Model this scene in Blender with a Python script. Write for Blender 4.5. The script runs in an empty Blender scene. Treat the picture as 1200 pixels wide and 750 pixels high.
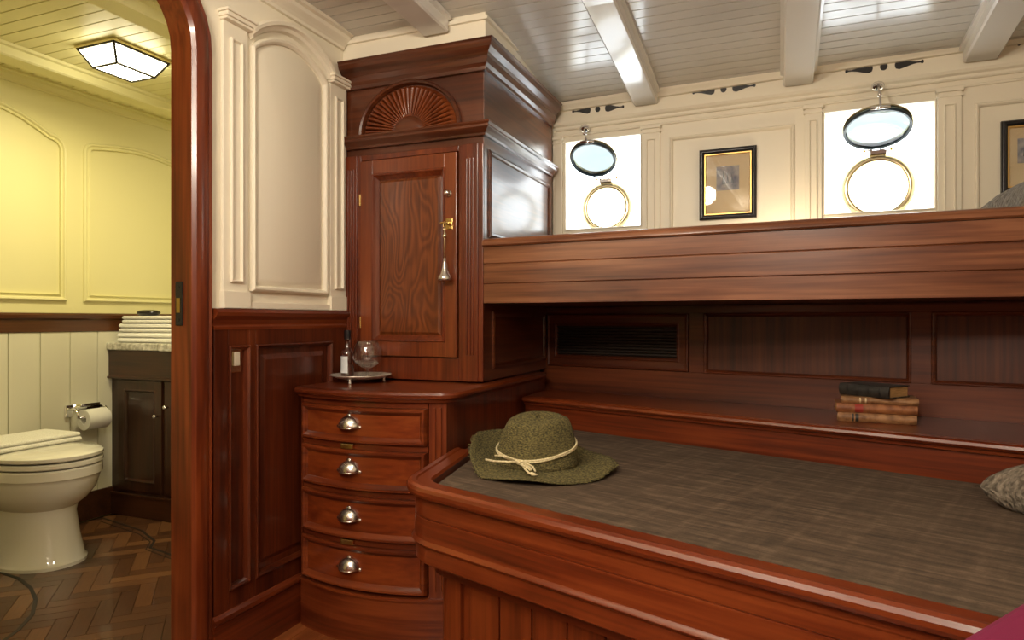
import bpy, bmesh, math, random
from mathutils import Vector, Matrix
PI = math.pi
random.seed(7)
C = bpy.context.scene.collection

# ------------------------------------------------------------------ camera, world, lights, exposure
FPX, CX, CY, CAMH = 780.0, 600.0, 375.0, 1.0
TH = math.atan(315 / FPX)
ct, st = math.cos(TH), math.sin(TH)
cd = bpy.data.cameras.new('camera'); cam = bpy.data.objects.new('camera', cd); C.objects.link(cam)
cam.location = (0, 0, CAMH); cam.rotation_euler = (PI / 2, 0, TH)
cd.sensor_fit = 'HORIZONTAL'; cd.sensor_width = 36; cd.lens = FPX / 1200 * 36; cd.clip_start = .02
bpy.context.scene.camera = cam
vs = bpy.context.scene.view_settings
vs.view_transform = 'Standard'; vs.look = 'None'; vs.gamma = 1; vs.use_curve_mapping = False; vs.exposure = 0.0
w = bpy.data.worlds.new('world'); bpy.context.scene.world = w; w.use_nodes = True
w.node_tree.nodes['Background'].inputs[0].default_value = (.75, .86, 1, 1)
w.node_tree.nodes['Background'].inputs[1].default_value = .03

def area(name, loc, rot, sx, sy, watts, col):
    l = bpy.data.lights.new(name, 'AREA'); l.shape = 'RECTANGLE'; l.size = sx; l.size_y = sy
    l.energy = watts; l.color = col
    o = bpy.data.objects.new(name, l); C.objects.link(o); o.location = loc; o.rotation_euler = rot
    return o
WARM = (1, .90, .73)
def point_light(name, loc, rad, watts, col):
    l = bpy.data.lights.new(name, 'POINT'); l.shadow_soft_size = rad; l.energy = watts; l.color = col
    o = bpy.data.objects.new(name, l); C.objects.link(o); o.location = loc; return o
point_light('unseen_cabin_light', (-.92, .15, 1.82), .08, 34, WARM)  # unseen main light added up on the left, no fixture built
point_light('unseen_cabin_light', (-.25, -.60, 1.82), .10, 62, WARM)  # unseen fill behind the camera, added to brighten cream paint and ceiling
point_light('unseen_cabin_light', (-.55, .95, 1.84), .06, 10, WARM)  # unseen fill added to lift the upper left wall
area('berth_light', (.02, 2.60, 1.26), (math.radians(115), 0, 0), .12, .05, .9, (1, .80, .55))
area('bath_lamp_light', (-2.36, 1.81, 1.93), (0, 0, 0), .2, .18, 11, (1, .85, .47))

# ------------------------------------------------------------------ materials
def nm(name):
    m = bpy.data.materials.new(name); m.use_nodes = True
    nt = m.node_tree; return m, nt, nt.nodes['Principled BSDF']
def setp(b, **k):
    for kk, v in k.items():
        b.inputs[kk.replace('_', ' ')].default_value = v
def plain(name, col, rough=.5, metal=0, **k):
    m, nt, b = nm(name)
    setp(b, Base_Color=(*col, 1), Roughness=rough, Metallic=metal, **k)
    return m
def ramp(nt, stops):
    r = nt.nodes.new('ShaderNodeValToRGB'); e = r.color_ramp.elements
    e[0].position, e[0].color = stops[0][0], (*stops[0][1], 1)
    e[1].position, e[1].color = stops[-1][0], (*stops[-1][1], 1)
    for p, c in stops[1:-1]:
        x = e.new(p); x.color = (*c, 1)
    return r
def wood(name, axis='z', dark=(.085, .018, .008), mid=(.20, .045, .015), light=(.34, .095, .03), rot=0, ribbon=9, rough=.30, coat=.28, burl=0, seed=0):
    """mahogany: fine pores along the grain, broad ribbon figure across it"""
    m, nt, b = nm(name); N = nt.nodes; L = nt.links
    tc = N.new('ShaderNodeTexCoord')
    mr = N.new('ShaderNodeMapping'); mr.inputs['Rotation'].default_value = (0, 0, -rot)
    mr.inputs['Location'].default_value = (seed, seed * 1.7, seed * .6)
    L.new(tc.outputs['Object'], mr.inputs['Vector'])
    def stretched(across, along):
        q = N.new('ShaderNodeMapping')
        s = [across] * 3 if axis != 'h' else [along, along, across]
        if axis != 'h': s['xyz'.index(axis)] = along
        q.inputs['Scale'].default_value = s
        L.new(mr.outputs[0], q.inputs['Vector']); return q
    a = stretched(90, 3.0); n1 = N.new('ShaderNodeTexNoise'); n1.inputs['Scale'].default_value = 1; n1.inputs['Detail'].default_value = 5
    L.new(a.outputs[0], n1.inputs['Vector'])
    if burl:
        q = stretched(6.5, 2.6)
        n2 = N.new('ShaderNodeTexNoise'); n2.inputs['Scale'].default_value = 1; n2.inputs['Detail'].default_value = 1.5
        n2.inputs['Distortion'].default_value = .8
        L.new(q.outputs[0], n2.inputs['Vector'])
        mu = N.new('ShaderNodeMath'); mu.operation = 'MULTIPLY'; mu.inputs[1].default_value = 120
        sn = N.new('ShaderNodeMath'); sn.operation = 'SINE'
        L.new(n2.outputs['Fac'], mu.inputs[0]); L.new(mu.outputs[0], sn.inputs[0])
        fm = N.new('ShaderNodeMapRange'); fm.inputs[3].default_value = .25; fm.inputs[4].default_value = .75; fm.inputs[1].default_value = -1; fm.inputs[2].default_value = 1
        L.new(sn.outputs[0], fm.inputs[0]); fac2 = fm.outputs[0]
    else:
        q = stretched(ribbon, .9)
        n2 = N.new('ShaderNodeTexNoise'); n2.inputs['Scale'].default_value = 1; n2.inputs['Detail'].default_value = 3
        n2.inputs['Distortion'].default_value = 1.4
        L.new(q.outputs[0], n2.inputs['Vector']); fac2 = n2.outputs['Fac']
    mx = N.new('ShaderNodeMix'); mx.data_type = 'FLOAT'; mx.inputs[0].default_value = .46 if burl else .55
    L.new(n1.outputs['Fac'], mx.inputs[2]); L.new(fac2, mx.inputs[3])
    dark, mid, light = [(c[0] * .62, c[1] * .47, c[2] * .34) for c in (dark, mid, light)]
    r = ramp(nt, [(.22 if burl else .34, dark), (.5, mid), (.72 if burl else .66, light)])
    L.new(mx.outputs[0], r.inputs[0]); L.new(r.outputs[0], b.inputs['Base Color'])
    setp(b, Roughness=rough, Coat_Weight=coat, Coat_Roughness=.12)
    bp = N.new('ShaderNodeBump'); bp.inputs['Strength'].default_value = .08; bp.inputs['Distance'].default_value = .001
    L.new(n1.outputs['Fac'], bp.inputs['Height']); L.new(bp.outputs[0], b.inputs['Normal'])
    return m
def noisy(name, c1, c2, scale, rough=.5, bump=0, detail=4, stretch=(1, 1, 1), dist=.002, **k):
    m, nt, b = nm(name); N = nt.nodes; L = nt.links
    tc = N.new('ShaderNodeTexCoord'); mp = N.new('ShaderNodeMapping'); mp.inputs['Scale'].default_value = stretch
    n = N.new('ShaderNodeTexNoise'); n.inputs['Scale'].default_value = scale; n.inputs['Detail'].default_value = detail
    L.new(tc.outputs['Object'], mp.inputs[0]); L.new(mp.outputs[0], n.inputs[0])
    r = ramp(nt, [(.35, c1), (.65, c2)]); L.new(n.outputs['Fac'], r.inputs[0]); L.new(r.outputs[0], b.inputs['Base Color'])
    setp(b, Roughness=rough, **k)
    if bump:
        bp = N.new('ShaderNodeBump'); bp.inputs['Strength'].default_value = bump; bp.inputs['Distance'].default_value = dist
        L.new(n.outputs['Fac'], bp.inputs['Height']); L.new(bp.outputs[0], b.inputs['Normal'])
    return m
def weave(name, c1, c2, sx, sy, rot=0, rough=.9, bump=.6, dist=.003):
    """ribbed cloth: two crossing thread waves over a noise"""
    m, nt, b = nm(name); N = nt.nodes; L = nt.links
    tc = N.new('ShaderNodeTexCoord'); mp = N.new('ShaderNodeMapping'); mp.inputs['Rotation'].default_value = (0, 0, -rot)
    L.new(tc.outputs['Object'], mp.inputs[0])
    outs = []
    for s, d in ((sx, 'X'), (sy, 'Y')):
        wv = N.new('ShaderNodeTexWave'); wv.bands_direction = d; wv.inputs['Scale'].default_value = s
        wv.inputs['Distortion'].default_value = 1.2; wv.inputs['Detail'].default_value = 2; wv.inputs['Detail Scale'].default_value = 3
        L.new(mp.outputs[0], wv.inputs[0]); outs.append(wv.outputs['Fac'])
    n = N.new('ShaderNodeTexNoise'); n.inputs['Scale'].default_value = 14; n.inputs['Detail'].default_value = 6
    L.new(mp.outputs[0], n.inputs[0])
    a = N.new('ShaderNodeMix'); a.data_type = 'FLOAT'; a.inputs[0].default_value = .4
    L.new(outs[0], a.inputs[2]); L.new(outs[1], a.inputs[3])
    c = N.new('ShaderNodeMix'); c.data_type = 'FLOAT'; c.inputs[0].default_value = .55
    L.new(a.outputs[0], c.inputs[2]); L.new(n.outputs['Fac'], c.inputs[3])
    r = ramp(nt, [(.25, c1), (.75, c2)]); L.new(c.outputs[0], r.inputs[0]); L.new(r.outputs[0], b.inputs['Base Color'])
    bp = N.new('ShaderNodeBump'); bp.inputs['Strength'].default_value = bump; bp.inputs['Distance'].default_value = dist
    L.new(c.outputs[0], bp.inputs['Height']); L.new(bp.outputs[0], b.inputs['Normal'])
    setp(b, Roughness=rough); return m
def emit(name, col, s):
    m, nt, b = nm(name)
    setp(b, Base_Color=(*col, 1), Emission_Color=(*col, 1), Emission_Strength=s); return m
def glass(name, col=(1, 1, 1), rough=0, ior=1.45):
    m, nt, b = nm(name)
    setp(b, Base_Color=(*col, 1), Roughness=rough, Transmission_Weight=1, IOR=ior); return m

def thin(name, tint, f0=.035, pwr=4):
    m, nt, b = nm(name); N = nt.nodes; L = nt.links; N.remove(b)
    t = N.new('ShaderNodeBsdfTransparent'); t.inputs[0].default_value = (*tint, 1)
    g = N.new('ShaderNodeBsdfGlossy'); g.inputs['Roughness'].default_value = .02
    lw = N.new('ShaderNodeLayerWeight'); lw.inputs[0].default_value = .5
    pw = N.new('ShaderNodeMath'); pw.operation = 'POWER'; pw.inputs[1].default_value = pwr; L.new(lw.outputs['Facing'], pw.inputs[0])
    f = N.new('ShaderNodeMath'); f.operation = 'MULTIPLY_ADD'; f.inputs[1].default_value = .8; f.inputs[2].default_value = f0; L.new(pw.outputs[0], f.inputs[0])
    x = N.new('ShaderNodeMixShader'); L.new(f.outputs[0], x.inputs[0]); L.new(t.outputs[0], x.inputs[1]); L.new(g.outputs[0], x.inputs[2])
    L.new(x.outputs[0], N['Material Output'].inputs[0]); return m
def quilt(name, rot):
    """brown bedcover: slubby streaks along the berth, fainter ones across, stitched squares"""
    m, nt, b = nm(name); N = nt.nodes; L = nt.links
    tc = N.new('ShaderNodeTexCoord'); mr = N.new('ShaderNodeMapping'); mr.inputs['Rotation'].default_value = (0, 0, -rot); L.new(tc.outputs['Object'], mr.inputs[0])
    def nz(sc, det=4):
        mp = N.new('ShaderNodeMapping'); mp.inputs['Scale'].default_value = sc; L.new(mr.outputs[0], mp.inputs[0])
        n = N.new('ShaderNodeTexNoise'); n.inputs['Scale'].default_value = 1; n.inputs['Detail'].default_value = det; L.new(mp.outputs[0], n.inputs[0]); return n.outputs['Fac']
    def mix(a, c, f):
        x = N.new('ShaderNodeMix'); x.data_type = 'FLOAT'; x.inputs[0].default_value = f; L.new(a, x.inputs[2]); L.new(c, x.inputs[3]); return x.outputs[0]
    a = mix(nz((11, 85, 40)), nz((85, 14, 40)), .22)
    a = mix(a, nz((300, 300, 300), 1), .15)
    w = []
    for d in 'XY':
        wv = N.new('ShaderNodeTexWave'); wv.bands_direction = d; wv.inputs['Scale'].default_value = 3.4; wv.inputs['Distortion'].default_value = .5
        L.new(mr.outputs[0], wv.inputs[0]); pw = N.new('ShaderNodeMath'); pw.operation = 'POWER'; pw.inputs[1].default_value = 14; L.new(wv.outputs['Fac'], pw.inputs[0]); w.append(pw.outputs[0])
    mxm = N.new('ShaderNodeMath'); mxm.operation = 'MAXIMUM'; L.new(w[0], mxm.inputs[0]); L.new(w[1], mxm.inputs[1])
    c = mix(a, mxm.outputs[0], .06)
    r_ = ramp(nt, [(.30, (.040, .024, .013)), (.48, (.078, .049, .028)), (.66, (.15, .098, .060))]); L.new(c, r_.inputs[0]); L.new(r_.outputs[0], b.inputs['Base Color'])
    bp = N.new('ShaderNodeBump'); bp.inputs['Strength'].default_value = .5; bp.inputs['Distance'].default_value = .003; L.new(c, bp.inputs['Height']); L.new(bp.outputs[0], b.inputs['Normal'])
    setp(b, Roughness=.95); return m
LBROT = math.atan(-.345); BKROT = math.atan(-.26); UBROT = math.atan(-.0744)
M = dict(
    wz=wood('mahogany_upright', 'z'), dado=wood('mahogany_dado', 'z', seed=17, dark=(.055, .012, .006), mid=(.13, .030, .011), light=(.22, .06, .02)), wx=wood('mahogany_level', 'h', seed=3), wy=wood('mahogany_side', 'y', seed=5),
    wlb=wood('mahogany_lower_bunk', 'h', seed=2, mid=(.23, .05, .016), light=(.36, .10, .032)), wub=wood('mahogany_upper_bunk', 'h', seed=9, ribbon=11, dark=(.12, .04, .02), mid=(.28, .125, .07), light=(.50, .27, .17)),
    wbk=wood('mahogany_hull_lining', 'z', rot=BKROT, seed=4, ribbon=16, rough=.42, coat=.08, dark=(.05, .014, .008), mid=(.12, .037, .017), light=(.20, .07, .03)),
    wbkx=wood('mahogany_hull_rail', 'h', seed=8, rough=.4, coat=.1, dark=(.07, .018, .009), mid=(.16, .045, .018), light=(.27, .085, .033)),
    ward=wood('mahogany_frieze', 'h', seed=11, dark=(.07, .022, .012), mid=(.14, .045, .02), light=(.24, .085, .038)),
    stile=wood('mahogany_stile', 'z', seed=6, dark=(.14, .035, .012), mid=(.27, .075, .024), light=(.38, .12, .04)),
    burl=wood('figured_mahogany', 'z', burl=1, seed=1, dark=(.10, .03, .011), mid=(.22, .072, .022), light=(.33, .12, .04)),
    drawer=wood('mahogany_drawer', 'x', seed=12, dark=(.17, .032, .010), mid=(.30, .068, .018), light=(.42, .13, .035)),
    walnut=wood('dark_walnut', 'z', seed=2, dark=(.022, .009, .005), mid=(.05, .02, .010), light=(.085, .036, .018), rough=.35),
    walnutx=wood('dark_walnut_level', 'x', seed=2, dark=(.032, .013, .007), mid=(.07, .027, .012), light=(.11, .045, .02), rough=.35),
    railw=wood('bath_dado_wood', 'y', seed=7, dark=(.07, .025, .01), mid=(.12, .045, .018), light=(.18, .075, .03)),
    deck=wood('cabin_floor_wood', 'y', seed=14, dark=(.25, .08, .03), mid=(.38, .14, .05), light=(.5, .2, .08), rough=.3),
    cream=plain('cream_paint', (.83, .76, .61), .38), cream2=plain('cream_bath_paint', (.80, .76, .43), .4), cream3=plain('cream_bath_boards', (.74, .72, .60), .4),
    ceil=plain('pale_ceiling_paint', (.62, .59, .54), .22, Coat_Weight=.4, Coat_Roughness=.1),
    beam=plain('white_beam_paint', (.74, .71, .66), .2, Coat_Weight=.4, Coat_Roughness=.08),
    groove=plain('board_joint', (.30, .24, .18), .8),
    black=plain('black_lacquer', (.012, .011, .012), .22), ink=plain('black_inlay', (.015, .013, .012), .5),
    gasket=plain('dark_rubber_rim', (.015, .03, .045), .35),
    steel=plain('polished_nickel', (.74, .70, .64), .26, 1), chrome=plain('chrome', (.85, .85, .87), .08, 1),
    silver=noisy('engraved_silver', (.62, .58, .5), (.85, .8, .7), 60, .42, .15, Metallic=.7),
    brass=plain('brass', (.62, .42, .16), .25, 1), gold=plain('gold_leaf', (.7, .45, .15), .35, .9),
    palebrass=plain('polished_pale_brass', (.75, .66, .42), .25, 1),
    porcelain=plain('porcelain', (.80, .78, .70), .08, Coat_Weight=.5), towel=noisy('white_terry', (.72, .71, .66), (.86, .85, .8), 220, .95, .8, dist=.003),
    paper=plain('white_paper', (.8, .79, .75), .9), stone=noisy('speckled_marble', (.35, .33, .27), (.7, .68, .6), 55, .15),
    cloth=quilt('brown_ribbed_bedcover', LBROT),
    knit=noisy('taupe_knit', (.10, .08, .058), (.30, .25, .19), 75, .95, 1.0, detail=3, stretch=(1, 2.4, 1), dist=.012),
    straw=noisy('olive_woven_straw', (.040, .034, .010), (.19, .155, .052), 170, .9, 1.0, detail=3, stretch=(1, 1, 2.2), dist=.006),
    rope=noisy('cream_rope', (.5, .4, .2), (.75, .66, .42), 200, .8, .5), magenta=plain('magenta_velvet', (.15, .0, .035), .8),
    leather_dark=noisy('black_leather', (.012, .011, .010), (.035, .03, .025), 70, .45, .3), leather=noisy('tan_leather', (.16, .07, .025), (.36, .18, .075), 45, .5, .3),
    leather_red=noisy('rust_leather', (.17, .055, .018), (.34, .13, .045), 45, .5, .3), pages=noisy('aged_pages', (.32, .17, .06), (.56, .34, .13), 30, .9, stretch=(1, 1, 40)),
    redlabel=plain('red_leather_label', (.30, .03, .02), .5), mat=noisy('aged_mount_card', (.60, .46, .27), (.68, .55, .34), 6, .8),
    etching=noisy('blue_grey_etching', (.10, .12, .18), (.45, .42, .40), 28, .8, detail=8), picglass=thin('picture_glass', (.98, .98, .98)),
    glass=thin('clear_glass', (.96, .97, .97), .07, 2.2), paneglass=thin('porthole_glass', (.365, .39, .40)), amber=plain('dark_amber_glass', (.05, .012, .006), .06, Coat_Weight=1),
    label=plain('bottle_label', (.62, .64, .66), .6), switch=plain('ivory_switch', (.62, .55, .42), .35), cavity=plain('dark_cavity', (.02, .015, .012), .8),
    win=emit('window_daylight_glow', (.86, .94, 1), 6.5), lamp=emit('lamp_glass_lit', (1, .90, .62), 14),
    louvre=plain('grey_brown_grille', (.045, .036, .030), .4),
)

# ------------------------------------------------------------------ mesh helpers
def mitre(path, closed):
    n = len(path); out = []
    for i in range(n):
        a = path[i - 1] if (closed or i > 0) else None
        b = path[i]; c = path[(i + 1) % n] if (closed or i < n - 1) else None
        ns = []
        for p, q in ((a, b), (b, c)):
            if p is None or q is None: continue
            dx, dy = q[0] - p[0], q[1] - p[1]; l = math.hypot(dx, dy) or 1
            ns.append((-dy / l, dx / l))
        if len(ns) == 1: out.append(ns[0])
        else:
            k = 1 + ns[0][0] * ns[1][0] + ns[0][1] * ns[1][1]; k = max(k, .25)
            out.append(((ns[0][0] + ns[1][0]) / k, (ns[0][1] + ns[1][1]) / k))
    return out
def skin(bm, rings, closed_path, closed_ring=True, caps=True):
    vs = [[bm.verts.new(p) for p in r] for r in rings]; n = len(vs); m = len(vs[0])
    for i in range(n if closed_path else n - 1):
        a, b = vs[i], vs[(i + 1) % n]
        for j in range(m if closed_ring else m - 1):
            k = (j + 1) % m
            try: bm.faces.new((a[j], a[k], b[k], b[j]))
            except ValueError: pass
    if caps and not closed_path and closed_ring:
        bm.faces.new(vs[0]); bm.faces.new(vs[-1])
    return vs
class Fr:
    """upright plane: s runs to the viewer's right, z up, d out of the wall"""
    def __init__(s, ox, oy, dx, dy):
        l = math.hypot(dx, dy); s.o = (ox, oy); s.t = (dx / l, dy / l); s.n = (dy / l, -dx / l); s.seg = 1
    def P(s, a, z, d=0): return Vector((s.o[0] + s.t[0] * a + s.n[0] * d, s.o[1] + s.t[1] * a + s.n[1] * d, z))
    def pix(s, px, py=CY, d=0):
        u, v = (px - CX) / FPX, (CY - py) / FPX; rx, ry = u * ct - st, u * st + ct
        ox, oy = s.o[0] + s.n[0] * d, s.o[1] + s.n[1] * d
        t = (ox * s.n[0] + oy * s.n[1]) / (rx * s.n[0] + ry * s.n[1])
        return (rx * t - ox) * s.t[0] + (ry * t - oy) * s.t[1], CAMH + v * t
    def S(s, px, d=0): return s.pix(px, CY, d)[0]
    def box(s, bm, a0, a1, z0, z1, d0, d1):
        n = s.seg; r = []
        for i in range(n + 1):
            a = a0 + (a1 - a0) * i / n
            r.append([s.P(a, z0, d0), s.P(a, z1, d0), s.P(a, z1, d1), s.P(a, z0, d1)])
        skin(bm, r, False)
    def dens(s, path, closed=True):
        if s.seg == 1: return path
        out = []
        for i in range(len(path)):
            p, q = path[i], path[(i + 1) % len(path)]
            if not closed and i == len(path) - 1: out.append(p); break
            k = max(1, int(abs(q[0] - p[0]) / .03))
            for j in range(k): out.append((p[0] + (q[0] - p[0]) * j / k, p[1] + (q[1] - p[1]) * j / k))
        return out
    def mould(s, bm, path, prof, closed=True):
        path = s.dens(path, closed); ms = mitre(path, closed)
        skin(bm, [[s.P(p[0] + m_[0] * o, p[1] + m_[1] * o, d) for o, d in prof] for p, m_ in zip(path, ms)], closed)
    def prism(s, bm, path, d0, d1, inset=0):
        ms = mitre(path, True)
        a = [bm.verts.new(s.P(p[0], p[1], d0)) for p in path]
        b = [bm.verts.new(s.P(p[0] + q[0] * inset, p[1] + q[1] * inset, d1)) for p, q in zip(path, ms)]
        n = len(a)
        for i in range(n): bm.faces.new((a[i], a[(i + 1) % n], b[(i + 1) % n], b[i]))
        bm.faces.new(b); bm.faces.new(a)
def rect(a0, a1, z0, z1): return [(a0, z0), (a1, z0), (a1, z1), (a0, z1)]
def arched(a0, a1, z0, z1, rise, n=14):
    """rectangle whose head is a shallow arch springing at z1"""
    out = [(a0, z0), (a1, z0)]
    for i in range(n + 1):
        f = i / n; x = a1 + (a0 - a1) * f
        out.append((x, z1 + rise * math.sin(PI * f) ** .75 if 0 < i < n else z1))
    return out
def plan(bm, path, prof, closed=False):
    """sweep (outward offset, z) profile along a plan path walked with the outside on the right hand"""
    ms = mitre(path, closed)
    skin(bm, [[Vector((p[0] - m_[0] * o, p[1] - m_[1] * o, z)) for o, z in prof] for p, m_ in zip(path, ms)], closed)
def slab(bm, poly, z0, z1):
    a = [bm.verts.new((x, y, z0)) for x, y in poly]; b = [bm.verts.new((x, y, z1)) for x, y in poly]; n = len(a)
    for i in range(n): bm.faces.new((a[i], a[(i + 1) % n], b[(i + 1) % n], b[i]))
    bm.faces.new(b); bm.faces.new(a[::-1])
def box(bm, x0, x1, y0, y1, z0, z1): slab(bm, [(x0, y0), (x1, y0), (x1, y1), (x0, y1)], z0, z1)
def lathe(bm, c, prof, seg=32, axis='z'):
    rings = []
    for i in range(seg):
        a = 2 * PI * i / seg; r_ = []
        for r, h in prof:
            p = (r * math.cos(a), r * math.sin(a), h)
            if axis == 'y': p = (p[0], p[2], p[1])
            if axis == 'x': p = (p[2], p[0], p[1])
            r_.append(Vector(c) + Vector(p))
        rings.append(r_)
    skin(bm, rings, True, closed_ring=False)
    bmesh.ops.remove_doubles(bm, verts=bm.verts[:], dist=1e-5)
def tube(bm, pts, r, seg=10, closed=False):
    pts = [Vector(p) for p in pts]; n = len(pts); rings = []; up = None
    for i, p in enumerate(pts):
        t = (pts[(i + 1) % n] if (closed or i < n - 1) else p) - (pts[i - 1] if (closed or i > 0) else p)
        t.normalize()
        if up is None: up = Vector((0, 0, 1)) if abs(t.z) < .9 else Vector((1, 0, 0))
        a = t.cross(up).normalized(); b = a.cross(t).normalized(); up = b
        rr = r[i] if isinstance(r, (list, tuple)) else r
        rings.append([p + (a * math.cos(2 * PI * k / seg) + b * math.sin(2 * PI * k / seg)) * rr for k in range(seg)])
    skin(bm, rings, closed)
def ball(bm, c, rx, ry=None, rz=None, seg=20):
    ry = ry or rx; rz = rz or rx
    bmesh.ops.create_uvsphere(bm, u_segments=seg, v_segments=seg // 2, radius=1, matrix=Matrix.Translation(c) @ Matrix.Diagonal((rx, ry, rz, 1)))

ORG = {}
def props(o, label=None, cat=None, group=None, kind=None):
    if label: o['label'] = label
    if cat: o['category'] = cat
    if group: o['group'] = group
    if kind: o['kind'] = kind
    return o
def thing(name, label, cat, loc, group=None):
    o = bpy.data.objects.new(name, None); o.empty_display_size = .05; C.objects.link(o)
    o.location = loc; ORG[o.name] = Vector(loc); return props(o, label, cat, group)
def obj(name, bm, mat, parent=None, bevel=0, smooth=False, loc=None, label=None, solid=0, sub=0):
    """bm is in world coordinates; origin goes to the parent's thing, or to loc"""
    org = ORG[parent.name] if parent else Vector(loc or (0, 0, 0))
    bmesh.ops.recalc_face_normals(bm, faces=bm.faces[:])
    for v in bm.verts: v.co -= org
    me = bpy.data.meshes.new(name); bm.to_mesh(me); bm.free()
    me.materials.append(M[mat] if isinstance(mat, str) else mat)
    if smooth:
        for p in me.polygons: p.use_smooth = True
    o = bpy.data.objects.new(name, me); C.objects.link(o); ORG[o.name] = org
    if parent: o.parent = parent
    else: o.location = org
    if label: o['label'] = label
    if solid:
        s = o.modifiers.new('thick', 'SOLIDIFY'); s.thickness = solid; s.offset = 0
    if bevel:
        b = o.modifiers.new('bevel', 'BEVEL'); b.width = bevel; b.segments = 2; b.limit_method = 'ANGLE'; b.angle_limit = .6
        b.harden_normals = False
    if sub:
        s = o.modifiers.new('sub', 'SUBSURF'); s.levels = sub; s.render_levels = sub
    return o
def struct(name, bm, mat, parent=None, **k):
    o = obj(name, bm, mat, parent, **k)
    if not parent: o['kind'] = 'structure'
    return o
B = bmesh.new
def smooth_by(o, ang=.7):
    """smooth shading with sharp creases kept"""
    me = o.data
    for p in me.polygons: p.use_smooth = True
    bm = bmesh.new(); bm.from_mesh(me)
    for e in bm.edges:
        if len(e.link_faces) == 2 and e.calc_face_angle(0) > ang: e.smooth = False
    bm.to_mesh(me); bm.free(); return o

# frames
XL, YW, XW = -1.5, 2.06, -.936                      # left wall, wardrobe front, wardrobe side
LW = Fr(XL, 0, 0, 1); WF = Fr(0, YW, 1, 0); WS = Fr(XW, 0, 0, 1)
HU = Fr(0, 2.82 - .9 * .0235, 1, -.0235)            # upper ship's side
UB = Fr(XW, YW, 1, -.0744)                          # upper bunk board
BK = Fr(-.95, 2.72, 1, -.26)                        # lower ship's side lining
XR, YB = 1.35, -1.3                                 # right wall, wall behind
BX, BZ = -3.0, .07                                  # bathroom far wall, bathroom floor height
def cz(y): return 2.05 if y < 1.9 else 2.05 - .095 * ((y - 1.9) / .92) ** 1.2

# ------------------------------------------------------------------ STRUCTURE
bm = B(); y = YB
box(bm, XL - .06, XR, YB, 2.95, -.06, -.004)
for i in range(40):
    x0 = XL + i * .075
    if x0 > XR - .05: break
    box(bm, x0, min(x0 + .0735, XR), YB, 2.9, -.004, 0)
struct('floor', bm, 'deck')

# ceiling boards laid across the beams, one strip per board
bm = B(); y = YB
while y < 2.92:
    y1 = y + .050
    for (a, b_, dz) in ((y, y + .0458, 0), (y + .0458, y1, .007)):
        vs_ = [(XL - .02, a), (XR, a), (XR, b_), (XL - .02, b_)]
        lo = [bm.verts.new((p[0], p[1], cz(p[1]) + dz)) for p in vs_]; hi = [bm.verts.new((p[0], p[1], cz(p[1]) + .06)) for p in vs_]
        for i in range(4): bm.faces.new((lo[i], lo[(i + 1) % 4], hi[(i + 1) % 4], hi[i]))
        bm.faces.new(lo[::-1]); bm.faces.new(hi)
    y = y1
ceiling = struct('ceiling', bm, 'ceil')
def beam(x0, x1, ya, yb, depth, mat='beam', zf=cz):
    bm = B(); n = 16; r = []
    for i in range(n + 1):
        y = ya + (yb - ya) * i / n; z = zf(y)
        r.append([Vector((x, y, zz)) for x, zz in ((x0 - .012, z), (x0 - .012, z - .012), (x0, z - .016), (x0, z - depth + .006), (x0 + .006, z - depth),
                  (x1 - .006, z - depth), (x1, z - depth + .006), (x1, z - .016), (x1 + .012, z - .012), (x1 + .012, z))])
    skin(bm, r, False); return bm
for k, (x0, x1, yb) in enumerate(((-1.155, -1.055, 2.03), (-.575, -.475, 2.80), (.01, .115, 2.79), (.595, .70, 2.77), (1.17, 1.27, 2.76))):
    struct('trim_%d' % (k + 1), beam(x0, x1, YB, yb, .055), 'beam', label='white painted deck beam under the ceiling')

# left wall with the arched doorway
D0, D1, ZS, RISE, T = .70, 1.36, 1.74, .235, .05
def arch_pts(a0, a1, zs, rise, n=20):
    c, h = (a0 + a1) / 2, (a1 - a0) / 2
    return [(c + h * math.cos(PI * i / n), zs + rise * math.sin(PI * i / n) ** .9 if 0 < i < n else zs) for i in range(n + 1)]
bm = B()
LW.box(bm, YB, D0, 0, 2.12, -T, 0)
LW.box(bm, D1, 2.9, 0, 2.12, -T, 0)
ap = arch_pts(D0, D1, ZS, RISE)
for p, q in zip(ap, ap[1:]):
    LW.prism(bm, [(q[0], q[1]), (p[0], p[1]), (p[0], 2.12), (q[0], 2.12)], -T, 0)
wl = struct('wall_left', bm, 'cream')

# mahogany arched door casing and jamb
bm = B()
path = [(D1, 0.0)] + ap + [(D0, 0.0)]
cp = [(-.062, 0), (-.062, .016), (-.054, .022), (-.046, .020), (-.040, .024), (-.016, .026), (-.004, .022), (.004, .014), (.004, -.0), (0.004, -T - .006), (0, -T - .006), (-.03, -T - .002), (-.03, -T), (0, -T), (0, 0)]
cp = [(-.062, .0), (-.062, .016), (-.054, .023), (-.046, .020), (-.040, .024), (-.016, .026), (-.002, .022), (.006, .012), (.006, -T - .014), (-.03, -T - .014), (-.03, -T), (0, -T), (0, 0)]
LW.mould(bm, path, cp, closed=False)
door1 = struct('door_1', bm, 'wz'); smooth_by(door1, .6)
bm = B()   # strike plate on the jamb
box(bm, XL - .043, XL - .018, D1 - .0105, D1 - .006, .985, 1.105)
for z in (1.0, 1.09): lathe(bm, (XL - .0305, D1 - .0105, z), [(0, -.001), (.004, -.001), (.004, .001)], 10, 'y')
obj('strike_plate', bm, 'black', door1, bevel=.001, label='dark metal strike plate')
bm = B(); box(bm, XL - .037, XL - .024, D1 - .0125, D1 - .0104, 1.02, 1.06); obj('strike_hole', bm, 'brass', door1)

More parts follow.
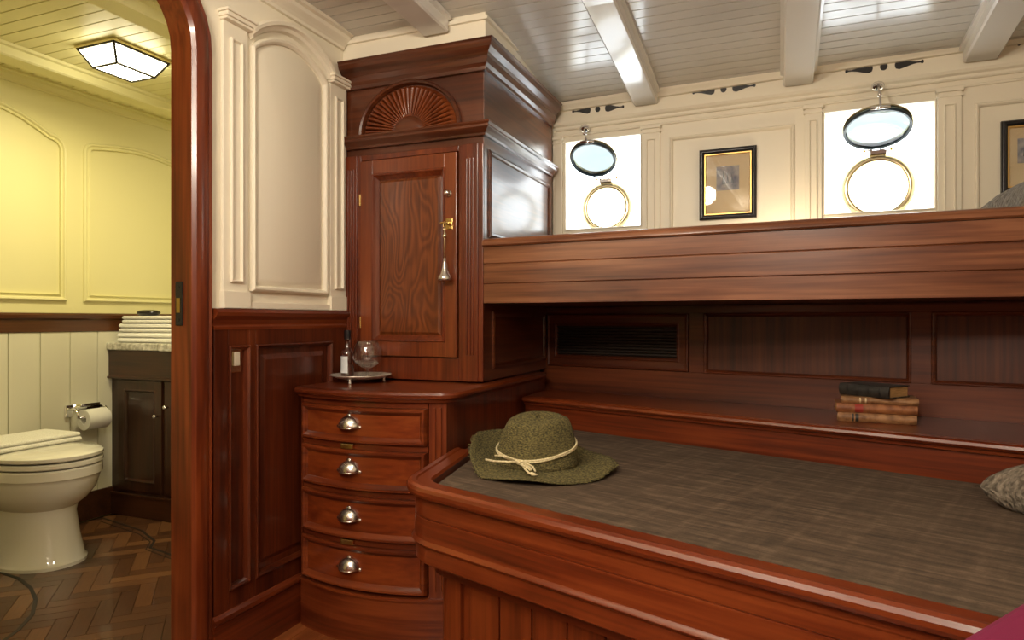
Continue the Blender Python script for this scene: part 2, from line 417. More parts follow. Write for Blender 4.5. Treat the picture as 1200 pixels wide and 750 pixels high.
# white panelling above the dado
W0 = D1 + .064
def capital(bm, fr, a0, a1, z, ov=.012):
    fr.box(bm, a0 - .3 * ov, a1 + .3 * ov, z - .028, z - .020, 0, .030)
    fr.box(bm, a0 - .6 * ov, a1 + .6 * ov, z - .02, z - .008, 0, .036)
    fr.box(bm, a0 - ov, a1 + ov, z - .008, z, 0, .042)
PL = (LW.S(258), LW.S(287)); PR = (LW.S(384), LW.S(403))
bm = B()
LW.box(bm, PL[0] - .0, 1.99, 1.034, 1.055, 0, .014)
for (a0, a1), zt in ((PL, 1.895), (PR, 1.875)):
    LW.box(bm, a0, a1, 1.034, zt - .028, 0, .012)
    LW.box(bm, a0 - .004, a1 + .004, 1.034, 1.085, 0, .020)
    ia, ib = a0 + (a1 - a0) * .24, a1 - (a1 - a0) * .24
    LW.mould(bm, rect(ia, ib, 1.11, zt - .07), [(0, .012), (0, .019), (.006, .022), (.010, .012)])
    capital(bm, LW, a0, a1, zt)
pil = struct('wall_left_pilasters', bm, 'cream', bevel=.002); pil.name = 'trim_6'
# segmental arch band springing from the capitals
a0, a1 = PL[1] - .002, PR[0] + .012
band = [(a0 + (a1 - a0) * i / 24, 1.878 + .088 * math.sin(PI * i / 24) ** .8 if 0 < i < 24 else 1.878) for i in range(25)]
bm = B(); LW.mould(bm, band, [(0, 0), (0, .030), (-.006, .036), (-.016, .034), (-.020, .022), (-.030, .016), (-.034, 0)], closed=False)
smooth_by(struct('trim_7', bm, 'cream'), .7)
bm = B()
pa0, pa1 = LW.S(292), LW.S(381)
LW.mould(bm, arched(pa0, pa1, 1.088, 1.835, .075), [(0, 0), (0, .012), (.006, .018), (.012, .016), (.018, .008), (.018, 0)])
LW.prism(bm, arched(pa0 + .040, pa1 - .040, 1.128, 1.795, .072), .001, .001)
LW.prism(bm, arched(pa0 + .018, pa1 - .018, 1.106, 1.817, .075), .0, .010, inset=.026)
smooth_by(struct('trim_8', bm, 'cream'), .5)
# ceiling cove of the left wall
cove = [(0, 0), (.012, 0), (.014, .010), (.022, .018), (.036, .030), (.040, .042), (.052, .046), (.052, .058), (0, .058)]
bm = B(); skin(bm, [[Vector((XL + o, y, 2.05 - .058 + z)) for o, z in cove] for y in (YB, YW - .02)], False)
struct('trim_9', bm, 'cream')

# mahogany dado of the left wall
bm = B(); LW.box(bm, W0, 2.058, .12, .985, 0, .006)
LW.box(bm, W0 + .002, LW.S(262), .12, .98, 0, .018); LW.box(bm, LW.S(287), LW.S(294), .12, .98, 0, .018)
LW.box(bm, LW.S(384), 2.058, .12, .98, 0, .018)
for sa, sb in ((LW.S(262), LW.S(287)), (LW.S(294), LW.S(384))):
    LW.box(bm, sa, sb, .925, .98, 0, .018); LW.box(bm, sa, sb, .12, .215, 0, .018)
q = [(0, .018), (0, .024), (.004, .026), (.010, .020), (.014, .010), (.014, .004), (0, .004)]
LW.mould(bm, rect(LW.S(262), LW.S(287), .215, .925), q)
LW.mould(bm, rect(LW.S(294), LW.S(384), .215, .925), q)
LW.prism(bm, rect(LW.S(294) + .03, LW.S(384) - .03, .245, .895), .005, .012, inset=.018)
dado = struct('wall_left_dado', bm, 'dado', bevel=.0015); dado.name = 'trim_10'
bm = B(); rp = [(0, .972), (.020, .972), (.022, .98), (.014, .986), (.018, 1.0), (.030, 1.012), (.034, 1.022), (.030, 1.032), (0, 1.034)]
skin(bm, [[Vector((XL + o, y, z)) for o, z in rp] for y in (W0, 2.058)], False); struct('trim_11', bm, 'wy')
bm = B(); bp_ = [(0, 0), (.026, 0), (.026, .135), (.032, .140), (.030, .152), (.022, .160), (0, .165)]
skin(bm, [[Vector((XL + o, y, z)) for o, z in bp_] for y in (W0 - .006, 1.79)], False); struct('baseboard_left', bm, 'wy')

# the same dado on the near side of the doorway
YN = D0 - .064
bm = B(); LW.box(bm, YB, YN, .12, .985, 0, .006)
for k in range(3):
    sa, sb = YB + .08 + k * .62, YB + .08 + k * .62 + .54
    sb = min(sb, YN - .08)
    LW.mould(bm, rect(sa, sb, .215, .925), [(o_, d_ - .008) for o_, d_ in q])
struct('trim_40', bm, 'dado')
bm = B(); skin(bm, [[Vector((XL + o, y, z)) for o, z in rp] for y in (YB, YN)], False); struct('trim_41', bm, 'wy')
bm = B(); skin(bm, [[Vector((XL + o, y, z)) for o, z in bp_] for y in (YB, YN)], False); struct('baseboard_left_near', bm, 'wy')

# light switch on the dado
lt = thing('light_switch', 'small ivory light switch plate on the dark panelling beside the doorway', 'light switch', LW.P(LW.S(273), .845, .006))
a = LW.S(273); bm = B(); LW.box(bm, a - .021, a + .021, .845, .925, .0066, .012); obj('plate', bm, 'palebrass', lt, bevel=.003)
bm = B(); LW.box(bm, a - .011, a + .011, .865, .906, .012, .017); obj('rocker', bm, 'switch', lt, bevel=.002)

# upper ship's side wall with two window openings
def hr(pa, pb, ytop, ybot):  # rectangle on HU from pixel columns and the rows at its middle
    m_ = (pa + pb) / 2
    return HU.S(pa), HU.S(pb), HU.pix(m_, ybot)[1], HU.pix(m_, ytop)[1]
w1 = hr(662, 752, 161, 268); w2 = hr(965, 1097, 124, 249)
ZB = 0.0
def hull_wall():
    bm = B(); e = [(-.60 - .45, w1[0]), (w1[1], w2[0]), (w2[1], XR)]
    for a0, a1 in e: HU.box(bm, a0, a1, ZB, 2.1, -.09, 0)
    for x in (w1, w2):
        HU.box(bm, x[0], x[1], ZB, x[2], -.09, 0); HU.box(bm, x[0], x[1], x[3], 2.1, -.09, 0)
    return bm
struct('wall_hull', hull_wall(), 'cream')
SL = -.94
bm = B()
cor = [(0, 0), (.010, 0), (.014, .006), (.014, .014), (.024, .020), (.030, .030), (.030, .036), (0, .036)]
def hstrip(bm, prof, z0f, s0=SL, s1=XR, n=16):
    skin(bm, [[HU.P(s0 + (s1 - s0) * i / n, z0f(s0 + (s1 - s0) * i / n) + z, o) for o, z in prof] for i in range(n + 1)], False)
zc = lambda s: HU.pix(800, 127)[1] + .022 * (s + .3)
ZC0 = HU.pix(652, 146)[1]; ZC1 = HU.pix(1200, 73)[1]; S0_, S1_ = HU.S(652), HU.S(1200)
zc = lambda s: ZC0 + (ZC1 - ZC0) * (s - S0_) / (S1_ - S0_)
hstrip(bm, cor, lambda s: zc(s) - .034)
hstrip(bm, [(0, 0), (.008, 0), (.010, .006), (.006, .010), (0, .010)], lambda s: zc(s) - .062)
hstrip(bm, [(0, 0), (.012, .002), (.016, .010), (.026, .022), (.032, .034), (0, .034)], lambda s: 1.955 - .034 + .028 * (s + .9) / 1.7)
struct('trim_12', bm, 'cream')
# pilasters of the ship's side
npil = 13
for pa, pb in ((649, 660), (753, 774), (943, 963), (1098, 1126)):
    a0, a1 = HU.S(pa), HU.S(pb); bm = B(); zt = zc((a0 + a1) / 2) - .062
    HU.box(bm, a0, a1, ZB + .1, zt, 0, .014)
    wd = a1 - a0
    if wd > .05: HU.mould(bm, rect(a0 + wd * .25, a1 - wd * .25, 1.2, zt - .055), [(0, .014), (0, .019), (.003, .021), (.006, .014)])
    HU.box(bm, a0 - .004, a1 + .004, zt - .03, zt - .022, 0, .020)
    HU.box(bm, a0 - .006, a1 + .006, zt - .012, zt, 0, .024)
    struct('trim_%d' % npil, bm, 'cream', bevel=.0012); npil += 1
# framed wall fields
for pa, pb, yt in ((785, 931, 158), (1142, 1290, 118)):
    a0, a1 = HU.S(pa), HU.S(min(pb, 1400)); zt = HU.pix(pa, yt)[1] - .012
    bm = B(); HU.mould(bm, rect(a0, a1, 1.14, zt), [(0, 0), (0, .010), (.005, .015), (.010, .012), (.014, .004), (.014, 0)])
    struct('trim_%d' % npil, bm, 'cream', bevel=.001); npil += 1

# windows: panes glowing in place of daylight at the back of the openings, with opening portholes
def window(nr, x, cpx, cpy, rad, lpx, lpy, lrad, tilt, hookpx, hooky):
    bm = B(); HU.box(bm, x[0] + .001, x[1] - .001, x[2] + .001, x[3] - .001, -.085, -.080)
    win = struct('window_%d' % nr, bm, 'win')
    bm = B()
    HU.mould(bm, rect(x[0] + .0005, x[1] - .0005, x[2] + .0005, x[3] - .0005), [(0, -.079), (0, .006), (.004, .006), (.006, .0), (.006, -.079)])
    obj('window_frame', bm, 'cream', win)
    cs, czz = HU.pix(cpx, cpy, -.06)
    bm = B(); prof = [(rad - .020, -.079), (rad - .020, -.062), (rad - .012, -.058), (rad - .004, -.060), (rad + .008, -.066), (rad + .010, -.079)]
    rings = []
    for i in range(48):
        a = 2 * PI * i / 48
        rings.append([HU.P(cs + r * math.cos(a), czz + r * math.sin(a), d) for r, d in prof])
    skin(bm, rings, True)
    obj('porthole_ring', bm, 'palebrass', win, smooth=True)
    bm = B()
    HU.box(bm, cs - .028, cs + .028, czz + rad + .004, czz + rad + .020, -.079, -.050)
    obj('hinge', bm, 'chrome', win, bevel=.002)
    for s_ in (-.045, .045):
        bm = B(); c = HU.P(cs + s_, czz + rad + .024, -.074); ball(bm, c, .006, seg=10); obj('bolt', bm, 'brass', win, smooth=True)
    # the lid: a glazed disc hinged above the ring, swung up and in
    LD = .055; ls, lz = HU.pix(lpx, lpy, LD)
    # disc plane vectors: u along the wall, v up-and-inward
    U = (HU.P(1, 0) - HU.P(0, 0)).normalized(); V = Vector((HU.n[0] * math.sin(tilt), HU.n[1] * math.sin(tilt), math.cos(tilt)))
    roll = math.radians(4); 
    W_ = U.cross(V).normalized(); c = HU.P(ls, lz, LD)
    def ring(prof):
        bm = B(); skin(bm, [[c + (U * math.cos(a) + V * math.sin(a)) * r + W_ * h for r, h in prof] for a in [2 * PI * i / 48 for i in range(48)]], True); return bm
    lid = obj('porthole_lid', ring(((lrad - .009, -.004), (lrad - .009, .006), (lrad - .002, .008), (lrad, .004), (lrad, -.004), (lrad - .002, -.006))), 'gasket', win, label='round glazed porthole lid with a dark rim, hooked open')
    obj('lid_bezel', ring(((lrad - .011, -.007), (lrad - .011, -.016), (lrad + .002, -.016), (lrad + .004, -.007))), 'palebrass', lid, label='pale brass bezel behind the dark rim')
    bm = B(); vs2 = [bm.verts.new(c + (U * math.cos(2 * PI * i / 48) + V * math.sin(2 * PI * i / 48)) * (lrad - .009) + W_ * -.002) for i in range(48)]
    vs3 = [bm.verts.new(v.co + W_ * .004) for v in vs2]
    bm.faces.new(vs2); bm.faces.new(vs3)
    for i in range(48): bm.faces.new((vs2[i], vs2[(i + 1) % 48], vs3[(i + 1) % 48], vs3[i]))
    obj('pane', bm, 'paneglass', lid)
    top = c + V * (lrad + .004); bm = B()
    tube(bm, [top - U * .03, top + U * .03], .007); obj('catch', bm, 'chrome', lid, smooth=True)
    for sg in (-.02, .02):
        bm = B(); tube(bm, [c - V * (lrad - .002) + U * sg, c - V * (lrad + .012) + U * sg, HU.P(cs + sg, czz + rad + .02, -.05)], .004); obj('hinge_strap', bm, 'chrome', lid, smooth=True)
    # hook on the wall that holds it up
    hs, hz = HU.pix(hookpx, hooky, .01); hk = HU.P(hs, hz, .0)
    h = thing('porthole_hook', ['', 'small chrome hook above the left window, holding its lid', 'small chrome hook above the right window, holding its lid'][nr], 'hook', hk, 'porthole hooks')
    bm = B(); pr = [(0, .0), (.022, .0), (.022, .004), (.012, .009), (.007, .016), (0, .018)]
    rings = [[HU.P(hs + r * math.cos(2 * PI * i / 20), hz + r * .8 * math.sin(2 * PI * i / 20), .030 + d) for r, d in pr] for i in range(20)]
    skin(bm, rings, True, closed_ring=False)
    HU.box(bm, hs - .006, hs + .006, hz - .006, hz + .006, .0, .034); obj('rose', bm, 'chrome', h, smooth=True)
    bm = B(); a = HU.P(hs, hz, .042); mid = (a + top) / 2 + Vector((0, -.012, 0))
    tube(bm, [a, a * .6 + mid * .4, mid, mid * .35 + top * .65, top + Vector((0, 0, .004))], .0045); ball(bm, mid, .008, seg=12)
    obj('hook_arm', bm, 'chrome', h, smooth=True)
window(1, w1, 710, 243, .105, 695, 187, .098, math.radians(58), 687, 152)
window(2, w2, 1029, 219, .118, 1028, 151, .112, math.radians(66), 1028, 103)

# dark carved vent ornaments in the frieze
for k, (pa, pb, pya, pyb) in enumerate(((671, 731, 131, 125), (812, 885, 109, 100), (991, 1082, 84, 72), (1193, 1290, 52, 37))):
    a0, za = HU.pix(pa, pya); a1, zb = HU.pix(pb, pyb); L_ = a1 - a0; zz = lambda s: za + (zb - za) * (s - a0) / L_
    bm = B()
    for sg in (0, 1):
        f = lambda t, h: ((a0 + L_ * t) if not sg else (a1 - L_ * t), zz((a0 + L_ * t) if not sg else (a1 - L_ * t)) + h)
        H = L_ * .068
        up_ = [(.03, .18), (.08, .15), (.15, .35), (.22, .7), (.30, 1.), (.345, .75), (.36, 0)]
        tt = [(0, .06)] + up_[:-1] + [(.358, .2)]
        skin(bm, [[HU.P(*f(t, h * H), 0), HU.P(*f(t, h * H), .002), HU.P(*f(t, -h * H), .002), HU.P(*f(t, -h * H), 0)] for t, h in tt], False)
        c = f(.012, 0); HU.prism(bm, [(c[0] + .30 * H * math.cos(2 * PI * i / 12), c[1] + .38 * H * math.sin(2 * PI * i / 12)) for i in range(12)], 0, .0022)
    m_ = ((a0 + a1) / 2, zz((a0 + a1) / 2))
    HU.prism(bm, [(m_[0] + H * .72 * math.cos(2 * PI * i / 20), m_[1] + H * .8 * math.sin(2 * PI * i / 20)) for i in range(20)], 0, .002)
    o = obj('frieze_ornament', bm, 'ink', loc=HU.P(m_[0], m_[1], 0))
    props(o, ['dark teardrop frieze ornament above the left window', 'dark teardrop frieze ornament between the windows, above the etching', 'dark teardrop frieze ornament above the right window', 'dark teardrop frieze ornament cut off by the right edge of the photo'][k], 'ornament', 'teardrop ornaments on the cream frieze')

# lower ship's side lining behind the berth
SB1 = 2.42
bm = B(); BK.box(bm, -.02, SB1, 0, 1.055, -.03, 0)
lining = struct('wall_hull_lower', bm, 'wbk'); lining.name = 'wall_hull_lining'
bm = B(); b0, b1 = max(BK.S(632), .018), BK.S(810)
pans = [(BK.S(826), BK.S(1068)), (BK.S(1092), BK.S(1092) + .95)]
zb, zt = .805, 1.025
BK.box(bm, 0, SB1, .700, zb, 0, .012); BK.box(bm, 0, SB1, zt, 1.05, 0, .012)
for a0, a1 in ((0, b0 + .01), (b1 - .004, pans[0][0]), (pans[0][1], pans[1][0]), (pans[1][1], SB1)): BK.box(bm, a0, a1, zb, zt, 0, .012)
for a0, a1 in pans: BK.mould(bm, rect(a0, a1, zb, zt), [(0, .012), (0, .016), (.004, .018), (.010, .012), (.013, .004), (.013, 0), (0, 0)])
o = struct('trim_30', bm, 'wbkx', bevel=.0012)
# louvred locker door in the lining
lv = thing('louvred_vent_panel', 'mahogany locker front with a dark louvred grille, set in the panelling under the upper bunk', 'vent', BK.P((b0 + b1) / 2, zb, .0))
bm = B(); va0, va1, vz0, vz1 = b0 + .012, b1 - .006, zb + .002, zt - .002
BK.mould(bm, rect(va0, va1, vz0, vz1), [(0, .001), (0, .018), (.004, .021), (.010, .017), (.034, .016), (.038, .020), (.044, .018), (.048, .010), (.048, .001)])
obj('frame', bm, 'wbkx', lv, bevel=.001)
bm = B(); n = 10
BK.box(bm, va0 + .046, va1 - .046, vz0 + .046, vz1 - .046, .001, .003)
zz0, zz1 = vz0 + .048, vz1 - .048
for i in range(n):
    z = zz0 + (zz1 - zz0) * (i + .5) / n; h = (zz1 - zz0) / n * .42
    skin(bm, [[BK.P(a, z - h, .004), BK.P(a, z - h * .2, .004), BK.P(a, z + h, .013), BK.P(a, z + h * .3, .014)][::1] for a in (va0 + .046, va1 - .046)], False)
obj('grille', bm, 'louvre', lv)
# shelf behind the berth
SHZ = .705
SH = Fr(-.93, 2.41, 1, -.345)
def isect_shelf(x): return 2.41 - .345 * (x + .93)
def back_y(x): return 2.72 - .26 * (x + .95)
bm = B()
prof = [(-.02, SHZ - .004), (-.004, SHZ), (.010, SHZ), (.017, SHZ - .004), (.019, SHZ - .011), (.014, SHZ - .018), (.006, SHZ - .020), (.004, SHZ - .030), (-.02, SHZ - .032)]
pth = [(-.918, isect_shelf(-.918)), (XR, isect_shelf(XR))]
plan(bm, pth, prof)
slab(bm, [(-.918, isect_shelf(-.918) + .018), (XR, isect_shelf(XR) + .018), (XR, back_y(XR) - .016), (-.918, back_y(-.918) - .016)], SHZ - .03, SHZ)
sh = obj('berth_shelf', bm, 'wlb', loc=(0, 2.2, SHZ - .03)); props(sh, 'long mahogany shelf along the ship\'s side behind the lower bunk mattress', 'shelf')
bm = B(); slab(bm, [(-.918, isect_shelf(-.918) + .004), (XR, isect_shelf(XR) + .004), (XR, isect_shelf(XR) + .03), (-.918, isect_shelf(-.918) + .03)], 0, SHZ - .032)
struct('trim_31', bm, 'wlb')

# other walls of the cabin
bm = B(); box(bm, XR, XR + .06, YB, 2.9, 0, 2.12); struct('wall_right', bm, 'cream')
bm = B(); box(bm, XL - .05, XR + .06, YB - .06, YB, 0, 2.12); struct('wall_back', bm, 'wz')

# ------------------------------------------------------------------ BATHROOM SHELL
BY0, BY1 = .35, 2.80
BF = Fr(BX, 0, 0, 1)
bm = B(); BF.box(bm, BY0, BY1, 0, 2.1, -.05, 0); struct('wall_bath_far', bm, 'cream2')
bm = B(); box(bm, BX, XL - T, BY1, BY1 + .05, 0, 2.1); struct('wall_bath_end', bm, 'cream2')
bm = B(); box(bm, BX, XL - T, BY0 - .05, BY0, 0, 2.1); struct('wall_bath_near', bm, 'cream2')
bm = B(); box(bm, BX, XL - .0, BY0, BY1, 0, BZ - .006)
# herringbone blocks
cut = []
def herring(bm, x0, x1, y0, y1, w=.052, l=.208):
    n = 30; col = bm.loops.layers.color.new('tone')
    c45 = math.sqrt(.5)
    for i in range(-n, n):
        for j in range(-12, 13):
            ox = i * w + j * l; oy = i * w - j * l
            for kind in (0, 1):
                if kind == 0: r = (ox, oy, ox + l, oy + w)
                else: r = (ox, oy + w, ox + w, oy + w + l)
                g = .0008
                q = [(r[0] + g, r[1] + g), (r[2] - g, r[1] + g), (r[2] - g, r[3] - g), (r[0] + g, r[3] - g)]
                q = [((a - b) * c45 - 2.2, (a + b) * c45 + 1.5) for a, b in q]
                cx_, cy_ = sum(a for a, b in q) / 4, sum(b for a, b in q) / 4
                if not (x0 + .06 < cx_ < x1 - .05 and y0 + .05 < cy_ < y1 - .05): continue
                q = [(min(max(a, x0), x1), min(max(b, y0), y1)) for a, b in q]
                t = random.random()
                f0 = len(bm.faces); bm.faces.ensure_lookup_table()
                try: slab(bm, q, BZ - .006, BZ)
                except ValueError: continue
                bm.faces.ensure_lookup_table()
                for f in bm.faces[f0:]:
                    for lp in f.loops: lp[col] = (t, kind, 0, 1)
bmh = bmesh.new(); herring(bmh, BX, XL, BY0, BY1)
m, nt, bs = nm('herringbone_parquet'); N = nt.nodes; L = nt.links
vc = N.new('ShaderNodeVertexColor'); vc.layer_name = 'tone'; sp = N.new('ShaderNodeSeparateColor'); L.new(vc.outputs[0], sp.inputs[0])
tc = N.new('ShaderNodeTexCoord')
rs = []
for sc in ((14, 160, 1), (160, 14, 1)):
    mr = N.new('ShaderNodeMapping'); mr.inputs['Rotation'].default_value = (0, 0, -PI / 4); L.new(tc.outputs['Object'], mr.inputs[0])
    mp = N.new('ShaderNodeMapping'); mp.inputs['Scale'].default_value = sc; L.new(mr.outputs[0], mp.inputs[0])
    n_ = N.new('ShaderNodeTexNoise'); n_.inputs['Scale'].default_value = 1; n_.inputs['Detail'].default_value = 4; L.new(mp.outputs[0], n_.inputs[0]); rs.append(n_)
mx = N.new('ShaderNodeMix'); mx.data_type = 'FLOAT'; L.new(sp.outputs[1], mx.inputs[0]); L.new(rs[0].outputs[0], mx.inputs[2]); L.new(rs[1].outputs[0], mx.inputs[3])
m2 = N.new('ShaderNodeMix'); m2.data_type = 'FLOAT'; m2.inputs[0].default_value = .55; L.new(mx.outputs[0], m2.inputs[2]); L.new(sp.outputs[0], m2.inputs[3])
r = ramp(nt, [(.15, (.055, .022, .010)), (.5, (.11, .045, .018)), (.85, (.20, .09, .036))]); L.new(m2.outputs[0], r.inputs[0]); L.new(r.outputs[0], bs.inputs['Base Color'])
setp(bs, Roughness=.28, Coat_Weight=.3); M['herring'] = m
struct('floor_bathroom', bm, 'walnut')
hb = struct('floor_parquet', bmh, 'herring')
bm = B()  # dark inlaid lines of the parquet
def inlay(pts, w=.010):
    ms = mitre(pts, False)
    for (p, q, a, b_) in zip(pts, pts[1:], ms, ms[1:]):
        slab(bm, [(p[0] - a[0] * w / 2, p[1] - a[1] * w / 2), (q[0] - b_[0] * w / 2, q[1] - b_[1] * w / 2), (q[0] + b_[0] * w / 2, q[1] + b_[1] * w / 2), (p[0] + a[0] * w / 2, p[1] + a[1] * w / 2)], BZ, BZ + .0012)
def fpt(px, py, z=BZ):
    u, v = (px - CX) / FPX, (CY - py) / FPX; t = (z - CAMH) / v; return ((u * ct - st) * t, (u * st + ct) * t)
inlay([fpt(120, 607), fpt(166, 622), fpt(181, 634), fpt(176, 642), fpt(206, 652), fpt(240, 660)])
inlay([fpt(118, 611), fpt(163, 626), fpt(176, 635), fpt(171, 644), fpt(206, 657), fpt(238, 664)], .004)
inlay([fpt(x_, y_) for x_, y_ in ((-40, 668), (0, 671), (22, 678), (36, 689), (42, 703), (38, 720), (22, 738), (0, 754), (-40, 770))], .012)
struct('trim_32', bm, 'ink')
# bathroom ceiling
czb = lambda y: 2.055 - .015 * max(0, y - 1.2)
bm = B(); y = BY0
while y < BY1:
    y1 = min(y + .058, BY1)
    for (a, b_, dz) in ((y, y1 - .005, 0), (y1 - .005, y1, .006)):
        box(bm, BX, XL - T, a, b_, 2.045 + dz, 2.10)
    y = y1
struct('ceiling_bathroom', bm, 'cream2')
for k, (x0, x1) in enumerate(((-2.80, -2.70), (-2.02, -1.92))):
    struct('trim_%d' % (33 + k), beam(x0, x1, BY0, BY1, .05, zf=lambda y: 2.046), 'cream2')
# bathroom far wall mouldings: cove, dado rail, arched panels, tongue and groove boards
bm = B(); skin(bm, [[Vector((BX + o * .8, y, 2.046 - .046 + z * .8)) for o, z in cove] for y in (BY0, BY1)], False); struct('trim_35', bm, 'cream2')
bm = B(); rp2 = [(0, .945), (.012, .948), (.014, 1.0), (.022, 1.008), (.024, 1.022), (.018, 1.03), (0, 1.032)]
skin(bm, [[Vector((BX + o, y, z)) for o, z in rp2] for y in (BY0, BY1)], False)
skin(bm, [[Vector((x, BY1 - o, z)) for o, z in rp2] for x in (BX + .03, XL - T)], False); struct('trim_36', bm, 'railw')
bm = B()
q = [(0, 0), (0, .008), (.006, .015), (.013, .013), (.017, .004), (.024, .004), (.030, .012), (.030, 0)]
zl, z2 = BF.pix(77, 140)[1], BF.pix(97, 163)[1]
def roundtop(a0, a1, z0, z1, r, bow_):
    pts = [(a0, z0), (a1, z0)]
    n = 8
    pts += [(a1 - r + r * math.cos(PI / 2 * i / n), z1 - r + r * math.sin(PI / 2 * i / n)) for i in range(n + 1)]
    pts += [(a1 - r + (a0 - a1 + 2 * r) * f, z1 + bow_ * math.sin(PI * f)) for f in (.1, .25, .4, .5, .6, .75, .9)]
    pts += [(a0 + r - r * math.sin(PI / 2 * i / n), z1 - r + r * math.cos(PI / 2 * i / n)) for i in range(n + 1)]
    return pts
e = BF.S(77); s97 = BF.S(97)
BF.mould(bm, roundtop(e - .62, e, 1.085, 1.83, .07, .08), q)
BF.mould(bm, roundtop(s97, s97 + .60, 1.085, 1.83, .05, .03), q)
struct('trim_37', bm, 'cream2')
bm = B(); y = BY0
while y < 2.26:
    BF.box(bm, y, y + .128, BZ + .1, .946, 0, .008); y += .131
struct('trim_38', bm, 'cream3', bevel=.002)
bm = B(); BF.box(bm, BY0, 2.26, BZ, BZ + .13, 0, .016); struct('baseboard_bath', bm, 'walnutx', bevel=.003)

# ------------------------------------------------------------------ WARDROBE
wd = thing('wardrobe', 'tall built-in mahogany wardrobe with carved fan above its door', 'wardrobe', (-1.218, 2.43, .785))
ZW0, ZW1 = .790, 1.90
bm = B(); box(bm, XL + .003, XW, YW + .004, 2.79, ZW0, 1.93); obj('carcass', bm, 'ward', wd, bevel=.002)
# front frame
bm = B(); fL, fR = XL + .004, XW + .002
dl, dr = WF.S(425), WF.S(539)
zd0, zd1 = .868, WF.pix(480, 184)[1]
WF.box(bm, fL, dl, ZW0, 1.60, 0, .010); WF.box(bm, dr, fR, ZW0, 1.60, 0, .010)
WF.box(bm, dl, dr, ZW0, zd0, 0, .010); WF.box(bm, dl, dr, zd1, 1.60, 0, .010)
obj('face_frame', bm, 'wz', wd, bevel=.002)
for a0, a1 in ((WF.S(408), WF.S(421)), (WF.S(544), WF.S(562))):
    bm = B(); WF.box(bm, a0, a1, ZW0, 1.60, .009, .016); m_ = (a0 + a1) / 2
    for k in (-1, 0, 1): WF.box(bm, m_ + k * .012 - .003, m_ + k * .012 + .003, .88, 1.55, .015, .021)
    obj('pilaster', bm, 'wz', wd, bevel=.0015)
# waist moulding and crown round two sides
zf = WF.pix(485, 157)[1]
pth = [(XL + .004, YW - .0), (XW, YW - .0), (XW, 2.77)]
bm = B(); plan(bm, pth, [(-.01, zf - .034), (.010, zf - .034), (.012, zf - .026), (.020, zf - .018), (.030, zf - .010), (.030, zf - .002), (.036, zf + .004), (.034, zf + .010), (.014, zf + .014), (-.01, zf + .014)])
obj('waist_moulding', bm, 'ward', wd, bevel=.001)
bm = B(); zc1 = 1.938
plan(bm, pth, [(-.01, zc1 - .092), (.010, zc1 - .092), (.012, zc1 - .080), (.020, zc1 - .070), (.026, zc1 - .052), (.024, zc1 - .050), (.030, zc1 - .040), (.044, zc1 - .026), (.050, zc1 - .014), (.050, zc1 - .008), (.056, zc1), (-.01, zc1)])
obj('crown_moulding', bm, 'ward', wd, bevel=.001)
# carved fan
ca, cb = WF.S(424), WF.S(539); fc, fr_ = (ca + cb) / 2, (cb - ca) / 2; fz = zf + .014; fh = .172
bm = B(); NT, NR, NP = 270, 10, 27; rings = []
for i in range(NT + 1):
    a = PI * i / NT; ph = (i * NP / NT) % 1; lob = math.sin(PI * ph) ** .6
    rr = []
    for j in range(NR + 1):
        t = j / NR; rad = .30 + .66 * t
        d = .003 + .016 * lob * (t ** .6) - (.004 if ph < .04 or ph > .96 else 0)
        if j == NR: d = .0
        rr.append(WF.P(fc + fr_ * .97 * rad * math.cos(a), fz + fh * .95 * rad * math.sin(a), d))
    rings.append(rr)
skin(bm, rings, False, closed_ring=False, caps=False)
obj('carved_fan', bm, 'stile', wd, smooth=False)
bm = B(); rings = []
for i in range(25):
    a = PI * i / 24; rings.append([WF.P(fc + fr_ * r * math.cos(a), fz + fh * r * math.sin(a), d) for r, d in ((0, .016), (.2, .015), (.27, .011), (.30, .002))])
skin(bm, rings, False, closed_ring=False, caps=False); obj('fan_hub', bm, 'ward', wd, smooth=True)
bm = B(); WF.mould(bm, [(fc + fr_ * math.cos(PI * i / 32), fz + fh * math.sin(PI * i / 32)) for i in range(33)], [(-.006, 0), (-.006, .012), (0, .018), (.006, .014), (.010, 0)], closed=False)
obj('fan_rim', bm, 'ward', wd, smooth=False)
# door
door = bm = B(); g = .004
a0, a1, z0, z1 = dl + g, dr - g, zd0 + g, zd1 - g
stw = WF.S(439) - dl; stw2 = dr - WF.S(525)
WF.box(bm, a0, a0 + stw, z0, z1, .004, .020); WF.box(bm, a1 - stw2, a1, z0, z1, .004, .020)
WF.box(bm, a0 + stw, a1 - stw2, z0, z0 + .055, .004, .020); WF.box(bm, a0 + stw, a1 - stw2, z1 - .052, z1, .004, .020)
dr_o = obj('door', bm, 'stile', wd, bevel=.0015)
ia, ib, iz0, iz1 = a0 + stw, a1 - stw2, z0 + .055, z1 - .052
bm = B(); WF.prism(bm, rect(ia, ib, iz0, iz1), .0, .004); WF.prism(bm, rect(ia + .022, ib - .022, iz0 + .022, iz1 - .022), .004, .010, inset=.008)
obj('door_panel', bm, 'burl', dr_o, label='figured mahogany door panel')
bm = B(); WF.mould(bm, rect(ia, ib, iz0, iz1), [(-.004, .020), (-.001, .025), (.004, .024), (.010, .016), (.020, .006), (.020, .004), (-.004, .004)])
obj('panel_moulding', bm, 'wz', dr_o)
ks, kz = WF.pix(529, 228); bm = B(); c = WF.P(ks, kz, .020)
lathe(bm, c, [(0, -.024), (.006, -.023), (.010, -.018), (.010, -.012), (.005, -.008), (.004, -.004), (.011, -.002), (.012, 0), (0, 0)], 20, 'y'); obj('knob', bm, 'steel', dr_o, smooth=True)
ls, lz = WF.pix(530, 263); bm = B(); WF.box(bm, ls - .013, ls + .013, lz - .020, lz + .018, .020, .024)
